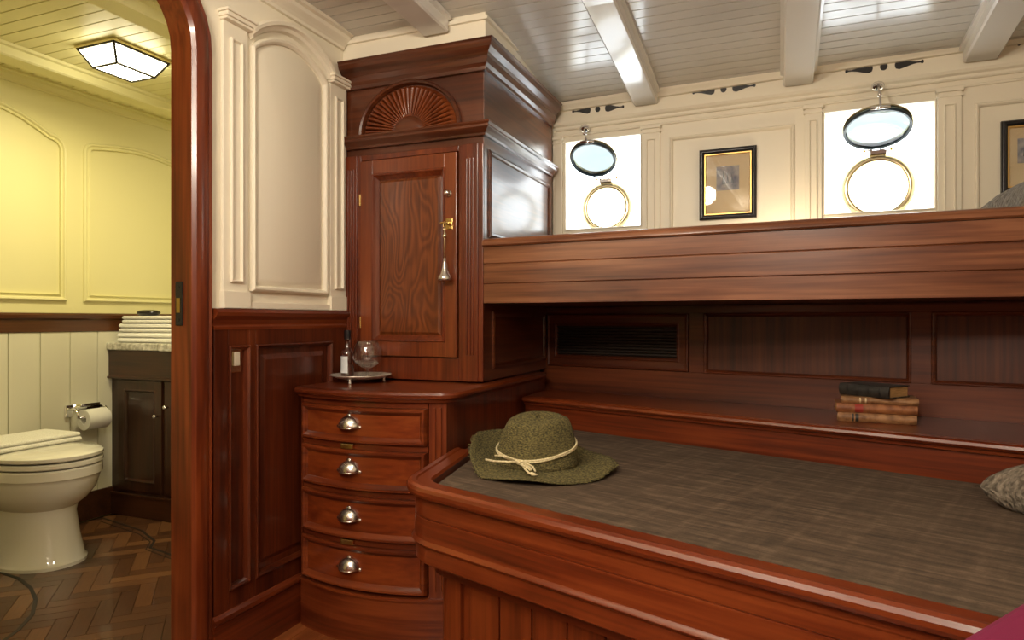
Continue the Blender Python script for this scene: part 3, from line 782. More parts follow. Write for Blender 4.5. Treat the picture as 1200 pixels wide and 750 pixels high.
c = WF.P(ls, lz, .024); lathe(bm, c, [(0, -.014), (.007, -.013), (.007, 0)], 16, 'y'); tube(bm, [WF.P(ls + .002, lz, .035), WF.P(ls - .012, lz + .002, .038), WF.P(ls - .026, lz, .036)], [.005, .004, .005])
obj('lock_plate', bm, 'brass', dr_o, bevel=.001, label='brass lock plate with key')
for z in (z0 + .12, z1 - .14):
    bm = B(); tube(bm, [WF.P(a0 - .001, z - .02, .020), WF.P(a0 - .001, z + .02, .020)], .004); obj('hinge', bm, 'brass', dr_o)
# side panels
bm = B(); yA, yB_ = WS.S(567), WS.S(645)
y0_, y1_ = YW + .045, 2.745
WS.mould(bm, rect(y0_, y1_, 1.29, zf - .075), [(-.004, 0), (-.004, .006), (.004, .009), (.010, .005), (.014, 0)])
WS.mould(bm, rect(y0_ + .03, y1_ - .06, .835, 1.025), [(-.004, 0), (-.004, .006), (.004, .009), (.010, .005), (.014, 0)])
obj('side_moulding', bm, 'ward', wd)
# painted fascia over the wardrobe
bm = B(); box(bm, XL, XW + .012, YW - .012, 2.80, 1.9385, 2.06)
box(bm, XL, XW + .024, YW - .024, 2.80, 2.012, 2.024)
fas = struct('trim_39', bm, 'cream')
bm = B(); skin(bm, [[Vector((XW + .014 + o, y, 1.966 + z)) for o, z in ((-.02, 0), (.0, 0), (.0, .05), (.012, .056), (.022, .07), (-.02, .07))] for y in (YW - .012, 2.30)], False)
bm.free()

# key tassel hanging at the lock
ts_, tz_ = WF.pix(521, 261, .048); tp = WF.P(ts_, tz_, .048)
ta = thing('key_tassel', 'silver bell-shaped tassel hanging from the wardrobe door lock', 'tassel', tp)
bm = B(); tube(bm, [tp + Vector((.004 * math.cos(a), -.001, -.006 + .010 * math.sin(a))) for a in [2 * PI * i / 14 for i in range(14)]], .0016, closed=True, seg=6)
obj('ring', bm, 'brass', ta, smooth=True)
bm = B(); tube(bm, [tp + Vector((0, -.001, -.014)), tp + Vector((.001, -.001, -.05)), tp + Vector((0, 0, -.125))], [.0035, .003, .0045]); ball(bm, tp + Vector((0, 0, -.022)), .006, seg=12); ball(bm, tp + Vector((0, 0, -.045)), .0065, .0065, .010, seg=12)
obj('cord', bm, 'palebrass', ta, smooth=True)
bm = B(); lathe(bm, tp, [(0, -.118), (.005, -.12), (.007, -.14), (.010, -.158), (.017, -.176), (.023, -.184), (.024, -.192), (.021, -.198), (.010, -.200), (0, -.200)], 24); 
obj('bell', bm, 'steel', ta, smooth=True)

# ------------------------------------------------------------------ BOW-FRONTED CHEST
WT = .785
class Bow(Fr):
    def P(s, a, z, d=0):
        xc, hw = -1.215, .285; u = (a - xc) / hw; b_ = .062 * (1 - u * u) if abs(u) < 1.25 else 0
        return Vector((a, 1.79 - max(b_, -.01) - d, z))
BO = Bow(0, 1.79, 1, 0); BO.seg = 20
ch = thing('chest_of_drawers', 'bow-fronted mahogany chest of four drawers built in beside the lower bunk', 'chest of drawers', (-1.215, 1.9, 0))
xl, xr = XL + .034, -.934
bm = B(); poly = [tuple(BO.P(xl + (xr - xl) * i / 20, 0, -.012)[:2]) for i in range(21)] + [(xr, 2.70), (xl, 2.70)]
slab(bm, poly, .0, .752)
obj('carcass', bm, 'wz', ch)
bm = B()
fxl, fxr = XL + .034, -.987
BO.box(bm, fxl, -.934, 0, .150, -.012, .004); BO.box(bm, fxl, -.934, .150, .160, -.012, .012)
obj('plinth', bm, 'wx', ch)
bm = B(); Bo1 = Bow(0, 1.79, 1, 0); Bo1.seg = 3
Bo1.box(bm, fxr + .004, -.934, .160, .752, -.012, .002); 
for k in (0, 1): Bo1.box(bm, fxr + .018 + k * .016, fxr + .024 + k * .016, .18, .735, .002, .006)
obj('stile', bm, 'wz', ch)
bm = B(); Bo1.box(bm, XL + .034, XL + .044, .160, .752, -.012, .002); obj('stile', bm, 'wz', ch)
zs = [(.618, .732), (.474, .600), (.322, .456), (.168, .304)]
dx0, dx1 = XL + .046, fxr
bm = B()
for z0_, z1_ in ((.600, .618), (.456, .474), (.304, .322), (.732, .752)): BO.box(bm, dx0, dx1, z0_, z1_, -.012, .0)
obj('drawer_divider', bm, 'wx', ch)
mp_ = [(0, -.010), (0, .008), (.004, .014), (.010, .014), (.014, .008), (.020, .004), (.024, -.002), (.024, -.010)]
for k, (z0_, z1_) in enumerate(zs):
    bm = B(); BO.mould(bm, rect(dx0 + .002, dx1 - .002, z0_ + .001, z1_ - .001), mp_)
    dw = obj('drawer', bm, 'wx', ch); smooth_by(dw, .5)
    bm = B(); BO.box(bm, dx0 + .022, dx1 - .022, z0_ + .022, z1_ - .022, -.010, .000); obj('drawer_field', bm, 'drawer', dw)
    # cup pull
    hx, hz_ = -1.243, (z0_ + z1_) / 2 - .008; rx_, rz_, rd = .037, .036, .028
    bm = B(); rings = []
    for i in range(19):
        a = PI * i / 18
        rings.append([Vector((hx + rx_ * math.cos(a) * math.sin(b_ * PI / 16), BO.P(hx, 0, 0).y - rd * math.cos(b_ * PI / 16), hz_ + rz_ * math.sin(a) * math.sin(b_ * PI / 16))) for b_ in range(9)])
    skin(bm, rings, False, closed_ring=False, caps=False); bmesh.ops.remove_doubles(bm, verts=bm.verts[:], dist=1e-5)
    hd = obj('cup_handle', bm, 'steel', dw, smooth=True, solid=.003)
    bm = B(); yb_ = BO.P(hx, 0, 0).y
    for sgn in (-1, 1):
        ball(bm, (hx + sgn * .038, yb_ - .002, hz_ + .002), .008, .004, .006, seg=12)
    ball(bm, (hx, yb_ - .003, hz_ + rz_ + .002), .008, .004, .005, seg=12)
    tube(bm, [(hx - .036, yb_ - .003, hz_ + .001), (hx - .02, yb_ - .024, hz_), (hx, yb_ - .029, hz_), (hx + .02, yb_ - .024, hz_), (hx + .036, yb_ - .003, hz_ + .001)], .0025)
    obj('handle_rim', bm, 'steel', hd, smooth=True)
for z in (.609, .313):
    bm = B(); yb_ = BO.P(-1.243, 0, 0).y; box(bm, -1.268, -1.222, yb_ - .012, yb_, z - .008, z + .008); obj('brass_latch', bm, 'brass', ch, bevel=.002, label='brass latch between drawers')
# worktop
wt = B(); fx = lambda x: BO.P(x, 0, 0).y
wpath = [(XL + .036, fx(XL + .036) - .034 + .01)]
for i in range(1, 22):
    x = XL + .036 + (-.945 - XL - .036) * i / 21; wpath.append((x, fx(x) - .022))
wpath += [(-.925, 1.772), (-.912, 1.79), (-.908, 1.82), (-.908, 2.60)]
wp = [(-.04, WT), (-.002, WT), (.006, WT - .003), (.010, WT - .010), (.009, WT - .018), (.002, WT - .023), (-.002, WT - .026), (-.006, WT - .033), (-.04, WT - .033)]
plan(wt, wpath, wp)
ins = [(XL + .036, 1.80), (-.95, 1.80), (-.935, 1.83), (-.935, 2.60), (XL + .036, 2.60)]
slab(wt, [(p[0] - m_[0] * -.03, p[1] - m_[1] * -.03) for p, m_ in zip(wpath, mitre(wpath, False))] + [(XL + .036, 2.60)], WT - .032, WT - .0005)
o = obj('worktop', wt, 'wx', loc=(-1.215, 1.9, WT - .033)); props(o, 'polished mahogany worktop on the bow-fronted chest, with a moulded edge', 'worktop'); smooth_by(o, .5)

# things on the worktop
tcx, tcy = -1.350, 1.945
tr = thing('serving_tray', 'round silver tray on small feet on the chest worktop', 'tray', (tcx, tcy, WT))
bm = B(); nseg = 72; rings = []
for i in range(nseg):
    a = 2 * PI * i / nseg; w_ = 1 + .022 * abs(math.sin(a * 6))
    rings.append([Vector((tcx + r * w_ * math.cos(a), tcy + r * w_ * math.sin(a), WT + h)) for r, h in ((.0001, .018), (.070, .018), (.080, .0185), (.088, .024), (.100, .027), (.103, .0275), (.103, .0250), (.088, .020), (.080, .0155), (.0001, .0155))])
skin(bm, rings, True, closed_ring=False); obj('dish', bm, 'silver', tr, smooth=True)
for k in range(3):
    a = -PI / 2 + .12 + k * 2 * PI / 3; bm = B(); lathe(bm, (tcx + .078 * math.cos(a), tcy + .078 * math.sin(a), WT), [(0, 0), (.005, 0), (.006, .004), (.003, .010), (.006, .016), (0, .016)], 12); obj('foot', bm, 'silver', tr, smooth=True)
TZ = WT + .0185
bx_, by_ = tcx - .058, tcy + .002
bt = thing('small_bottle', 'small dark bottle with black cap and pale label on the silver tray', 'bottle', (bx_, by_, TZ))
bm = B(); lathe(bm, (bx_, by_, TZ), [(0, 0), (.020, 0), (.0225, .003), (.0225, .078), (.020, .088), (.011, .098), (.009, .104), (.009, .128), (0, .128)], 28); obj('body', bm, 'amber', bt, smooth=True)
bm = B(); lathe(bm, (bx_, by_, TZ), [(0, .129), (.0125, .129), (.0125, .158), (.011, .161), (0, .161)], 24); obj('cap', bm, 'black', bt, smooth=False)
bm = B(); skin(bm, [[Vector((bx_ + r * math.cos(a), by_ + r * math.sin(a), TZ + h)) for r, h in ((.0227, .012), (.0227, .070), (.0231, .070), (.0231, .012))] for a in [math.radians(-165 + i * 8) for i in range(15)]], False); obj('label', bm, 'label', bt, smooth=False)
gx, gy = tcx + .026, tcy - .0
gl = thing('brandy_glass', 'clear balloon brandy glass standing on the silver tray', 'glass', (gx, gy, TZ))
bm = B(); lathe(bm, (gx, gy, TZ), [(r_ * 1.12, h_ * 1.1) for r_, h_ in ((0, 0.0005), (.032, .0005), (.033, .002), (.012, .004), (.005, .007), (.004, .020), (.006, .026), (.020, .032), (.036, .042), (.044, .056), (.045, .070), (.040, .090), (.032, .112), (.031, .112), (.0385, .090), (.0433, .070), (.0425, .057), (.035, .044), (.018, .034), (0, .030))], 36)
obj('bowl', bm, 'glass', gl, smooth=True)

# ------------------------------------------------------------------ UPPER BUNK
ub = thing('upper_bunk', 'upper mahogany bunk with a deep grooved front board', 'bunk bed', UB.P(1.1, 1.06, -.3))
ubl = (XR - XW) / UB.t[0] - .002
bm = B()
skin(bm, [[UB.P(a, z, d) for d, z in ((-.028, 1.085), (-.001, 1.085), (.001, 1.060), (.006, 1.057), (.006, 1.1205), (.002, 1.1225), (.006, 1.1245), (.006, 1.187), (.002, 1.1895), (.006, 1.192), (.007, 1.246), (-.028, 1.246))] for a in (.003, ubl)], False)
obj('front_board', bm, 'wub', ub)
bm = B()
skin(bm, [[UB.P(a, z, d) for d, z in ((-.036, 1.247), (.012, 1.247), (.018, 1.252), (.016, 1.262), (.008, 1.272), (-.004, 1.276), (-.026, 1.276), (-.036, 1.268))] for a in (.003, ubl)], False)
smooth_by(obj('cap_rail', bm, 'wub', ub), .6)
bm = B(); q = [UB.P(.003, 0, -.029), UB.P(ubl, 0, -.029), Vector((XR - .002, HU.P(XR, 0, 0).y - .002, 0)), Vector((XW + .003, HU.P(XW, 0, 0).y - .004, 0))]
slab(bm, [(p.x, p.y) for p in q], 1.057, 1.10); obj('bed_board', bm, 'wub', ub)
bm = B(); q = [UB.P(.02, 0, -.04), UB.P(ubl - .02, 0, -.04), Vector((XR - .02, HU.P(XR, 0, 0).y - .03, 0)), Vector((XW + .02, HU.P(XW, 0, 0).y - .04, 0))]
slab(bm, [(p.x, p.y) for p in q], 1.101, 1.20); o = obj('mattress', bm, 'cloth', loc=UB.P(1.1, 1.101, -.3), bevel=.02); props(o, 'mattress inside the upper bunk, behind its front board', 'mattress')

# ------------------------------------------------------------------ LOWER BUNK
lb = thing('lower_bunk', 'lower mahogany bunk with rounded rail and stepped front board', 'bunk bed', (.2, 1.6, 0))
ly = lambda x: 1.085 - .345 * (x + .067)
def arc(p0, p1, p2, n=7):
    return [((1 - t) ** 2 * p0[0] + 2 * t * (1 - t) * p1[0] + t * t * p2[0], (1 - t) ** 2 * p0[1] + 2 * t * (1 - t) * p1[1] + t * t * p2[1]) for t in [i / n for i in range(n + 1)]]
kx = -.822; kc = (kx, ly(kx))
lpath = [(-.905, 1.775)] + arc((-.846, 1.43), (kc[0] - .012, kc[1] + .015), (kc[0] + .065, ly(kc[0] + .065))) + [(.0, ly(0)), (.6, ly(.6)), (XR - .004, ly(XR - .004))]
RZ = .618
bm = B()
plan(bm, lpath, [(-.062, RZ - .045), (-.062, RZ - .006), (-.056, RZ - .001), (-.024, RZ - .001), (-.020, RZ + .002), (-.010, RZ + .003), (-.002, RZ - .001), (.002, RZ - .008), (.002, RZ - .016), (-.002, RZ - .023), (-.010, RZ - .027), (-.018, RZ - .032), (-.018, RZ - .045)])
smooth_by(obj('rail', bm, 'wlb', lb), .5)
bm = B()
plan(bm, lpath, [(-.060, .575), (-.018, .575), (-.018, .545), (-.021, .543), (-.018, .541), (-.016, .494), (-.012, .490), (-.010, .485), (-.013, .480), (-.018, .477), (-.020, .440), (-.024, .436), (-.060, .436)])
smooth_by(obj('front_board', bm, 'wlb', lb), .5)
bm = B()
def offp(path, d): return [(p[0] - m_[0] * d, p[1] - m_[1] * d) for p, m_ in zip(path, mitre(path, False))]
base = offp(lpath, -.085)
base[0] = (-.926, 1.86)
plan(bm, base, [(-.02, 0), (0, 0), (0, .437), (-.02, .437)])
# upright boards and stile on the visible face
bp2 = Fr(base[-4][0], base[-4][1], base[-1][0] - base[-4][0], base[-1][1] - base[-4][1])
for i in range(22): bp2.box(bm, .07 + i * .092, .07 + i * .092 + .088, .10, .40, 0, .005)
bp2.box(bm, .0, .045, .0, .437, 0, .012)
bp2.box(bm, .045, 2.1, .0, .09, 0, .012)
obj('base_panel', bm, wood('mahogany_base', 'z', seed=21, rot=LBROT, dark=(.12, .025, .008), mid=(.22, .05, .014), light=(.33, .09, .025)), lb, bevel=.0015)
# mattress
inn = offp(lpath, -.064); inn = [(-.913, 1.80), (inn[0][0], 1.80)] + inn[1:]
mpoly = [(-.913, 2.385)] + inn[:] + [(XR - .004, isect_shelf(XR) - .004), (-.905, isect_shelf(-.905) - .004)]
mpoly = inn + [(XR - .004, isect_shelf(XR) - .004 + .003), (-.913, isect_shelf(-.913) - .004)]
bm = B(); slab(bm, mpoly, .44, .604); mo = obj('mattress', bm, 'cloth', loc=(.2, 1.7, .44), bevel=.016)
props(mo, 'brown ribbed mattress cover filling the lower bunk', 'mattress')
bm = B(); slab(bm, offp(mpoly[:], -.0), .40, .438); obj('bed_board', bm, 'wlb', lb)

# ------------------------------------------------------------------ THINGS ON THE LOWER BUNK
# straw hat
hx, hy, hz = -.600, 1.665, .604
hat = thing('straw_hat', 'olive woven straw hat with floppy brim on the lower bunk', 'hat', (hx, hy, hz))
def hatP(r, a):
    """r: 0..1 crown top, 1..2 crown side, 2..3 brim"""
    c, s = math.cos(a), math.sin(a); rc = .094 + .004 * math.cos(2 * a + .4)
    if r < 1:
        rad = rc * .80 * r; h = .143 + .006 * (1 - r * r) - .016 * math.exp(-((rad * c - .02) / .035) ** 2 - ((rad * s + .03) / .05) ** 2)
        h += .006 * math.sin(a + .6) * r
        h -= .012 * r ** 4
    elif r < 2:
        t = r - 1; rad = rc * (.80 + .22 * math.sin(t * PI / 2)) + .010 * t * t; h = .131 + .006 * math.sin(a + .6) * (1 - t) - .118 * t ** 1.5
        rad += .003 * math.sin(5 * a + 3 * t)
    else:
        t = r - 2; rad = rc * 1.02 + .010 + t * (.084 + .010 * math.cos(a - .3) + .010 * max(0, math.cos(a - 2.6)) + .004 * math.sin(3 * a) + .002 * math.sin(11 * a))
        left = max(0, math.cos(a - math.radians(152))) ** 1.5
        back = max(0, math.cos(a - math.radians(70))) ** 2
        h = .013 - .004 * t + left * .075 * t ** 1.6 + .006 * math.sin(4 * a + 1) * t + back * .02 * t
        rad -= left * .012 * t * t
        h = max(h, .004)
    return Vector((hx + rad * c, hy + rad * s, hz + max(h, .003)))
def patch(bm, r0, r1, nr, na=72):
    rings = [[hatP(r0 + (r1 - r0) * j / nr, 2 * PI * i / na) + Vector((random.uniform(-1, 1), random.uniform(-1, 1), random.uniform(-1, 1) * (0 if r1 > 2 and j > nr - 1 else 1))) * .0007 for j in range(nr + 1)] for i in range(na)]
    skin(bm, rings, True, closed_ring=False); bmesh.ops.remove_doubles(bm, verts=bm.verts[:], dist=4e-4)
bm = B(); patch(bm, 0, 2, 26); obj('crown', bm, 'straw', hat, smooth=True, solid=.003)
bm = B(); patch(bm, 1.985, 3, 12); obj('brim', bm, 'straw', hat, smooth=True, solid=.003)
# frayed edge
bm = B()
for i in range(150):
    a = 2 * PI * i / 150 + random.uniform(-.02, .02); p = hatP(3, a); d = Vector((math.cos(a + random.uniform(-.6, .6)), math.sin(a + random.uniform(-.6, .6)), random.uniform(-.1, .35)))
    tube(bm, [p - d * .004, p + d * random.uniform(.003, .008)], .0011, seg=5)
for v in bm.verts:
    if v.co.z < hz + .0005: v.co.z = hz + .0005
o = obj('frayed_edge', bm, 'straw', hat); o['kind'] = 'stuff'
bm = B()
fa = math.radians(-95)
def bandP(a):
    k = (1 + math.cos(a - fa)) / 2; p = hatP(1.86 - .34 * (1 - k), a); c = Vector((hx, hy, p.z)); return c + (p - c) * 1.035 + Vector((0, 0, .002))
for off in (0, .004):
    tube(bm, [bandP(2 * PI * i / 48) + Vector((0, 0, off)) for i in range(48)], .0028, seg=7, closed=True)
band = obj('rope_band', bm, 'rope', hat, smooth=True, label='cream rope hatband')
kn = bandP(fa) + Vector((0, -.004, 0))
bm = B(); ball(bm, kn, .009, .006, .007, seg=14)
tube(bm, [kn, kn + Vector((.016, -.022, .001)), kn + Vector((.034, -.045, -.006)), kn + Vector((.05, -.062, -.010))], .0028, seg=7)
tube(bm, [kn, kn + Vector((-.030, -.012, .002)), kn + Vector((-.062, -.014, .001)), kn + Vector((-.088, -.012, .003))], .0028, seg=7)
tube(bm, [kn, kn + Vector((.024, -.014, .003)), kn + Vector((.046, -.026, -.002)), kn + Vector((.058, -.042, -.009))], .0025, seg=7)
loop = [kn + Vector((.012 + .040 * math.sin(PI * q_) * (1 + .2 * math.sin(9 * q_)), -.010 - .055 * q_ * (1.15 - q_) * 2, .002 - .009 * math.sin(PI * q_))) for q_ in [i / 10 for i in range(11)]]
tube(bm, loop, .0024, seg=7)
tube(bm, [kn, kn + Vector((-.02, .002, .008)), kn + Vector((-.05, .004, .012)), kn + Vector((-.072, .010, .010))], .0022, seg=7)
for i in range(9):
    a = random.uniform(-1.4, -.5); e = kn + Vector((.050, -.058, -.009)); tube(bm, [e, e + Vector((math.cos(a) * .012, math.sin(a) * .012, .002)), e + Vector((math.cos(a + .3) * .024, math.sin(a + .3) * .02, -.002))], .0014, seg=5)
for v in bm.verts: v.co.z = max(v.co.z, hz + .001)
obj('knot', bm, 'rope', band, smooth=True, label='knotted rope ends with frayed tassels')

def pillow(name, label, c, w, h, t, rz, tiltx, tilty, mat='knit', zmin=None, cat='pillow', tag_=True):
    bm = B(); n = 20; R_ = Matrix.Rotation(rz, 4, 'Z') @ Matrix.Rotation(tiltx, 4, 'X') @ Matrix.Rotation(tilty, 4, 'Y'); c = Vector(c)
    for sgn in (1, -1):
        g_ = []
        for i in range(n + 1):
            row = []
            for j in range(n + 1):
                u, v = -1 + 2 * i / n, -1 + 2 * j / n
                pin = 1 - .17 * (1 - v * v) * u * u; piv = 1 - .17 * (1 - u * u) * v * v
                th = t * (max(0, 1 - u ** 4) * max(0, 1 - v ** 4)) ** .55
                th += .004 * math.sin(7 * u + 3 * v) * (1 - u * u) * (1 - v * v)
                p = R_ @ Vector((u * w * pin, v * h * piv, sgn * th)) + c
                if zmin is not None and p.z < zmin: p.z = zmin + .0004 * (i % 3)
                row.append(bm.verts.new(p))
            g_.append(row)
        for i in range(n):
            for j in range(n): bm.faces.new((g_[i][j], g_[i + 1][j], g_[i + 1][j + 1], g_[i][j + 1]))
    bmesh.ops.remove_doubles(bm, verts=bm.verts[:], dist=2e-4)
    o = obj(name, bm, mat, smooth=True, loc=c - Vector((0, 0, t))); props(o, label, cat); return o
pillow('throw_pillow', 'taupe knitted pillow lying on the lower bunk at the right edge', (.585, 1.66, .648), .148, .148, .062, math.radians(40), 0, 0, zmin=.6045)
pillow('throw_pillow', 'taupe knitted pillow on the upper bunk, showing above its rail beside the picture', (.86, 2.40, 1.30), .30, .22, .125, math.radians(6), 0, 0, zmin=1.2005)

# books on the shelf
bkc = Vector((.28, 2.20, 0))
def book(label, c, z, w, dpt, th, rz, cover, spine_dir, ribs, tags=()):
    """w along the spine (local x), spine on the -y side, pages on the other three"""
    t = thing('book', label, 'book', (c[0], c[1], z), 'old leather books stacked on the berth shelf')
    R_ = Matrix.Translation((c[0], c[1], z)) @ Matrix.Rotation(rz, 4, 'Z')
    def bx(x0, x1, y0, y1, z0, z1, bm):
        nb = bmesh.new(); box(nb, x0, x1, y0, y1, z0, z1); 
        mp = {v: bm.verts.new(R_ @ v.co) for v in nb.verts}
        for f in nb.faces: bm.faces.new([mp[v] for v in f.verts])
        nb.free()
    bm = B(); bx(-w / 2, w / 2, -dpt / 2, dpt / 2, .0002, .003, bm); bx(-w / 2, w / 2, -dpt / 2, dpt / 2, th - .003, th - .0002, bm)
    rings = []
    for x in (-w / 2, w / 2):
        rings.append([R_ @ Vector((x, -dpt / 2 - .006 * math.sin(PI * k / 8), .0002 + (th - .0004) * k / 8)) for k in range(9)] + [R_ @ Vector((x, -dpt / 2 + .003, th - .001)), R_ @ Vector((x, -dpt / 2 + .003, .001))])
    skin(bm, rings, False)
    obj('cover', bm, cover, t, bevel=.0008)
    for k in range(ribs):
        x = -w / 2 + w * (k + .8) / (ribs + .6)
        rings = [[R_ @ Vector((x + e, -dpt / 2 - (.0078) * math.sin(PI * q_ / 8) - .0002, .0002 + (th - .0004) * q_ / 8)) for q_ in range(9)] + [R_ @ Vector((x + e, -dpt / 2 + .002, th / 2))] for e in (-.0018, .0018)]
        bm = B(); skin(bm, rings, False); obj('spine_band', bm, cover, t)
    bm = B(); bx(-w / 2 + .004, w / 2 - .004, -dpt / 2 + .003, dpt / 2 - .004, .003, th - .003, bm); obj('pages', bm, 'pages', t)
    for x0, x1, mm in tags:
        bm = B(); rings = [[R_ @ Vector((x, -dpt / 2 - .0072 * math.sin(PI * q_ / 8) - .0004, .001 + (th - .002) * q_ / 8)) for q_ in range(9)] + [R_ @ Vector((x, -dpt / 2 + .002, th / 2))] for x in (x0, x1)]
        skin(bm, rings, False); obj('spine_label', bm, mm, t)
def fp2(px, py, z): return fpt(px, py, z)
rzB = math.radians(2)
cB = fp2(1028, 496, SHZ); cB = (cB[0], cB[1] + .058)
book('tan leather book with a dark spine label, lowest in the stack on the shelf', cB, SHZ, .200, .115, .0265, math.radians(-2), 'leather', 0, 3, ((-.062, -.045, 'leather_dark'),))
book('rust leather book with a red spine label, second from the bottom of the stack', (cB[0] - .002, cB[1] + .002), SHZ + .0267, .205, .115, .0265, math.radians(0), 'leather_red', 0, 3, ((-.058, -.034, 'redlabel'),))
book('thin tan book with pale spine bands, directly under the black book', (cB[0] + .008, cB[1]), SHZ + .0534, .195, .11, .020, math.radians(-3), 'leather', 0, 4, ((-.05, -.046, 'mat'), (-.036, -.032, 'mat')))
book('black leather book with tan page edges, topmost of the stack', (cB[0] - .002, cB[1] - .004), SHZ + .0736, .150, .100, .034, math.radians(-38), 'leather_dark', 0, 4)

# framed pictures
def picture(label, pa, pb, yt, yb_):
    a0, a1 = HU.S(pa), HU.S(pb); m_ = (pa + pb) / 2; z0_, z1_ = HU.pix(m_, yb_)[1], HU.pix(m_, yt)[1]
    t = thing('framed_picture', label, 'picture', HU.P((a0 + a1) / 2, z0_, 0), 'framed etchings on the cream panelling')
    W_, H_ = a1 - a0, z1_ - z0_
    bm = B(); HU.mould(bm, rect(a0, a1, z0_, z1_), [(0, .0005), (0, .014), (.004, .019), (.012, .020), (.018, .016), (.020, .010), (.020, .0005)]); obj('frame', bm, 'black', t, bevel=.001)
    bm = B(); HU.mould(bm, rect(a0 + .020, a1 - .020, z0_ + .020, z1_ - .020), [(0, .0005), (0, .012), (.004, .012), (.006, .008), (.006, .0005)]); obj('gilt_slip', bm, 'gold', t, label='gilt inner slip')
    bm = B(); HU.box(bm, a0 + .022, a1 - .022, z0_ + .022, z1_ - .022, .0005, .004); obj('mount', bm, 'mat', t)
    bm = B(); cx_, cz_ = (a0 + a1) / 2, z0_ + H_ * .58; HU.box(bm, cx_ - W_ * .2, cx_ + W_ * .2, cz_ - H_ * .17, cz_ + H_ * .17, .004, .0045); e_ = obj('etching', bm, 'etching', t)
    bm = B()  # faint sail-like strokes
    for k, (x, h) in enumerate(((-.10, .12), (-.03, .09), (.05, .06))):
        HU.prism(bm, [(cx_ + W_ * x, cz_ - H_ * .08), (cx_ + W_ * (x + .06), cz_ - H_ * .08), (cx_ + W_ * (x + .02), cz_ + H_ * h)], .0045, .0048)
    obj('etched_shape', bm, M['gasket'], e_)
    bm = B(); HU.box(bm, a0 + .019, a1 - .019, z0_ + .019, z1_ - .019, .009, .0105); obj('glazing', bm, 'picglass', t)
picture('black framed small etching hanging between the two windows', 820, 887, 174, 257)
picture('black framed picture right of the right window, cut off by the photo edge', 1172, 1240, 140, 226)

# magenta chair whose back enters the corner of the frame
CM = Matrix(((-.556, .831, 0, .262), (-.831, -.556, 0, .853), (0, 0, 1, 0), (0, 0, 0, 1)))   # local x back along the backrest, y to the seat's front
chr_ = thing('upholstered_chair', 'magenta upholstered chair, its back just showing in the bottom right corner', 'chair', (.32, .55, 0))
for nm_, x0, x1, y0, y1, z0, z1, bv in (('backrest', 0, .46, 0, .085, .30, .735, .02), ('seat', .01, .45, .088, .46, .34, .45, .03)):
    bm = B(); box(bm, x0, x1, y0, y1, z0, z1); bmesh.ops.transform(bm, matrix=CM, verts=bm.verts[:]); o = obj(nm_, bm, 'magenta', chr_, bevel=bv); o.modifiers['bevel'].segments = 5
for x, y, zt in ((.04, .04, .30), (.42, .04, .30), (.05, .41, .34), (.41, .41, .34)):
    bm = B(); lathe(bm, (x, y, 0), [(0, 0), (.012, 0), (.020, zt), (0, zt)], 14); bmesh.ops.transform(bm, matrix=CM, verts=bm.verts[:]); obj('leg', bm, 'wz', chr_)

# ------------------------------------------------------------------ BATHROOM THINGS
# toilet with its back to the far wall, facing the door
ty = 1.71
toi = thing('toilet', 'white porcelain pedestal toilet with closed lid', 'toilet', (-2.72, ty, BZ))
def oval(cx_, hw, lf, lb_, z, n=44, pb=.55):
    out = []
    for i in range(n):
        a = 2 * PI * i / n; c, s = math.cos(a), math.sin(a)
        if c > 0: out.append(Vector((cx_ + lf * c ** .9, ty + hw * math.copysign(abs(s) ** .9, s), z)))
        else: out.append(Vector((cx_ - lb_ * abs(c) ** pb, ty + hw * math.copysign(abs(s) ** pb, s), z)))
    return out
def loft(rings, name, mat, parent, sm=.6):
    bm = B(); skin(bm, rings, False, closed_ring=True); o = obj(name, bm, mat, parent); smooth_by(o, sm); return o
z = lambda h: BZ + h
C0 = -2.70
def sq(cx_, hw, lf, lb_, zz): return oval(cx_, hw, lf, lb_, zz)
loft([sq(C0, .142, .215, .27, z(0)), sq(C0, .142, .215, .27, z(.012)), sq(C0, .134, .205, .27, z(.022)), sq(C0, .122, .185, .27, z(.10)), sq(C0, .114, .170, .27, z(.19)), sq(C0, .118, .176, .27, z(.215)), sq(C0, .148, .215, .27, z(.245)), sq(C0, .168, .250, .27, z(.285)), sq(C0, .176, .265, .27, z(.325)), sq(C0, .178, .268, .27, z(.335)), sq(C0, .184, .276, .27, z(.342)), sq(C0, .184, .276, .27, z(.372)), sq(C0, .180, .270, .27, z(.378))], 'bowl', 'porcelain', toi)
loft([oval(C0, .180, .274, .20, z(.383)), oval(C0, .185, .279, .20, z(.387)), oval(C0, .185, .279, .20, z(.399)), oval(C0, .180, .274, .20, z(.403))], 'seat', 'porcelain', toi)
loft([oval(C0, .180, .274, .20, z(.409)), oval(C0, .185, .279, .20, z(.413)), oval(C0, .185, .279, .20, z(.424)), oval(C0, .176, .268, .195, z(.431)), oval(C0, .10, .17, .13, z(.436))], 'lid', 'porcelain', toi)
bm = B(); box(bm, BX + .03, BX + .095, ty - .15, ty + .15, z(.379), z(.425)); obj('hinge_block', bm, 'porcelain', toi, bevel=.01)
# folded towel on the lid
bm = B()
for k in range(2):
    x0, x1 = -2.885, -2.66 - .01 * k; zb_ = z(.4368) + k * .017
    pr = [(x0, 0), (x1 - .006, 0), (x1, .004), (x1 + .001, .008), (x1 - .003, .014), (x1 - .010, .0162), (x0, .0162)]
    skin(bm, [[Vector((a, y_, zb_ + b_)) for a, b_ in pr] for y_ in (ty - .175, ty - .172, ty + .16, ty + .163)], False)
o = obj('folded_towel', bm, 'towel', loc=(-2.78, ty, z(.4368)), bevel=.003); props(o, 'flat folded white towel lying on the toilet lid', 'towel')
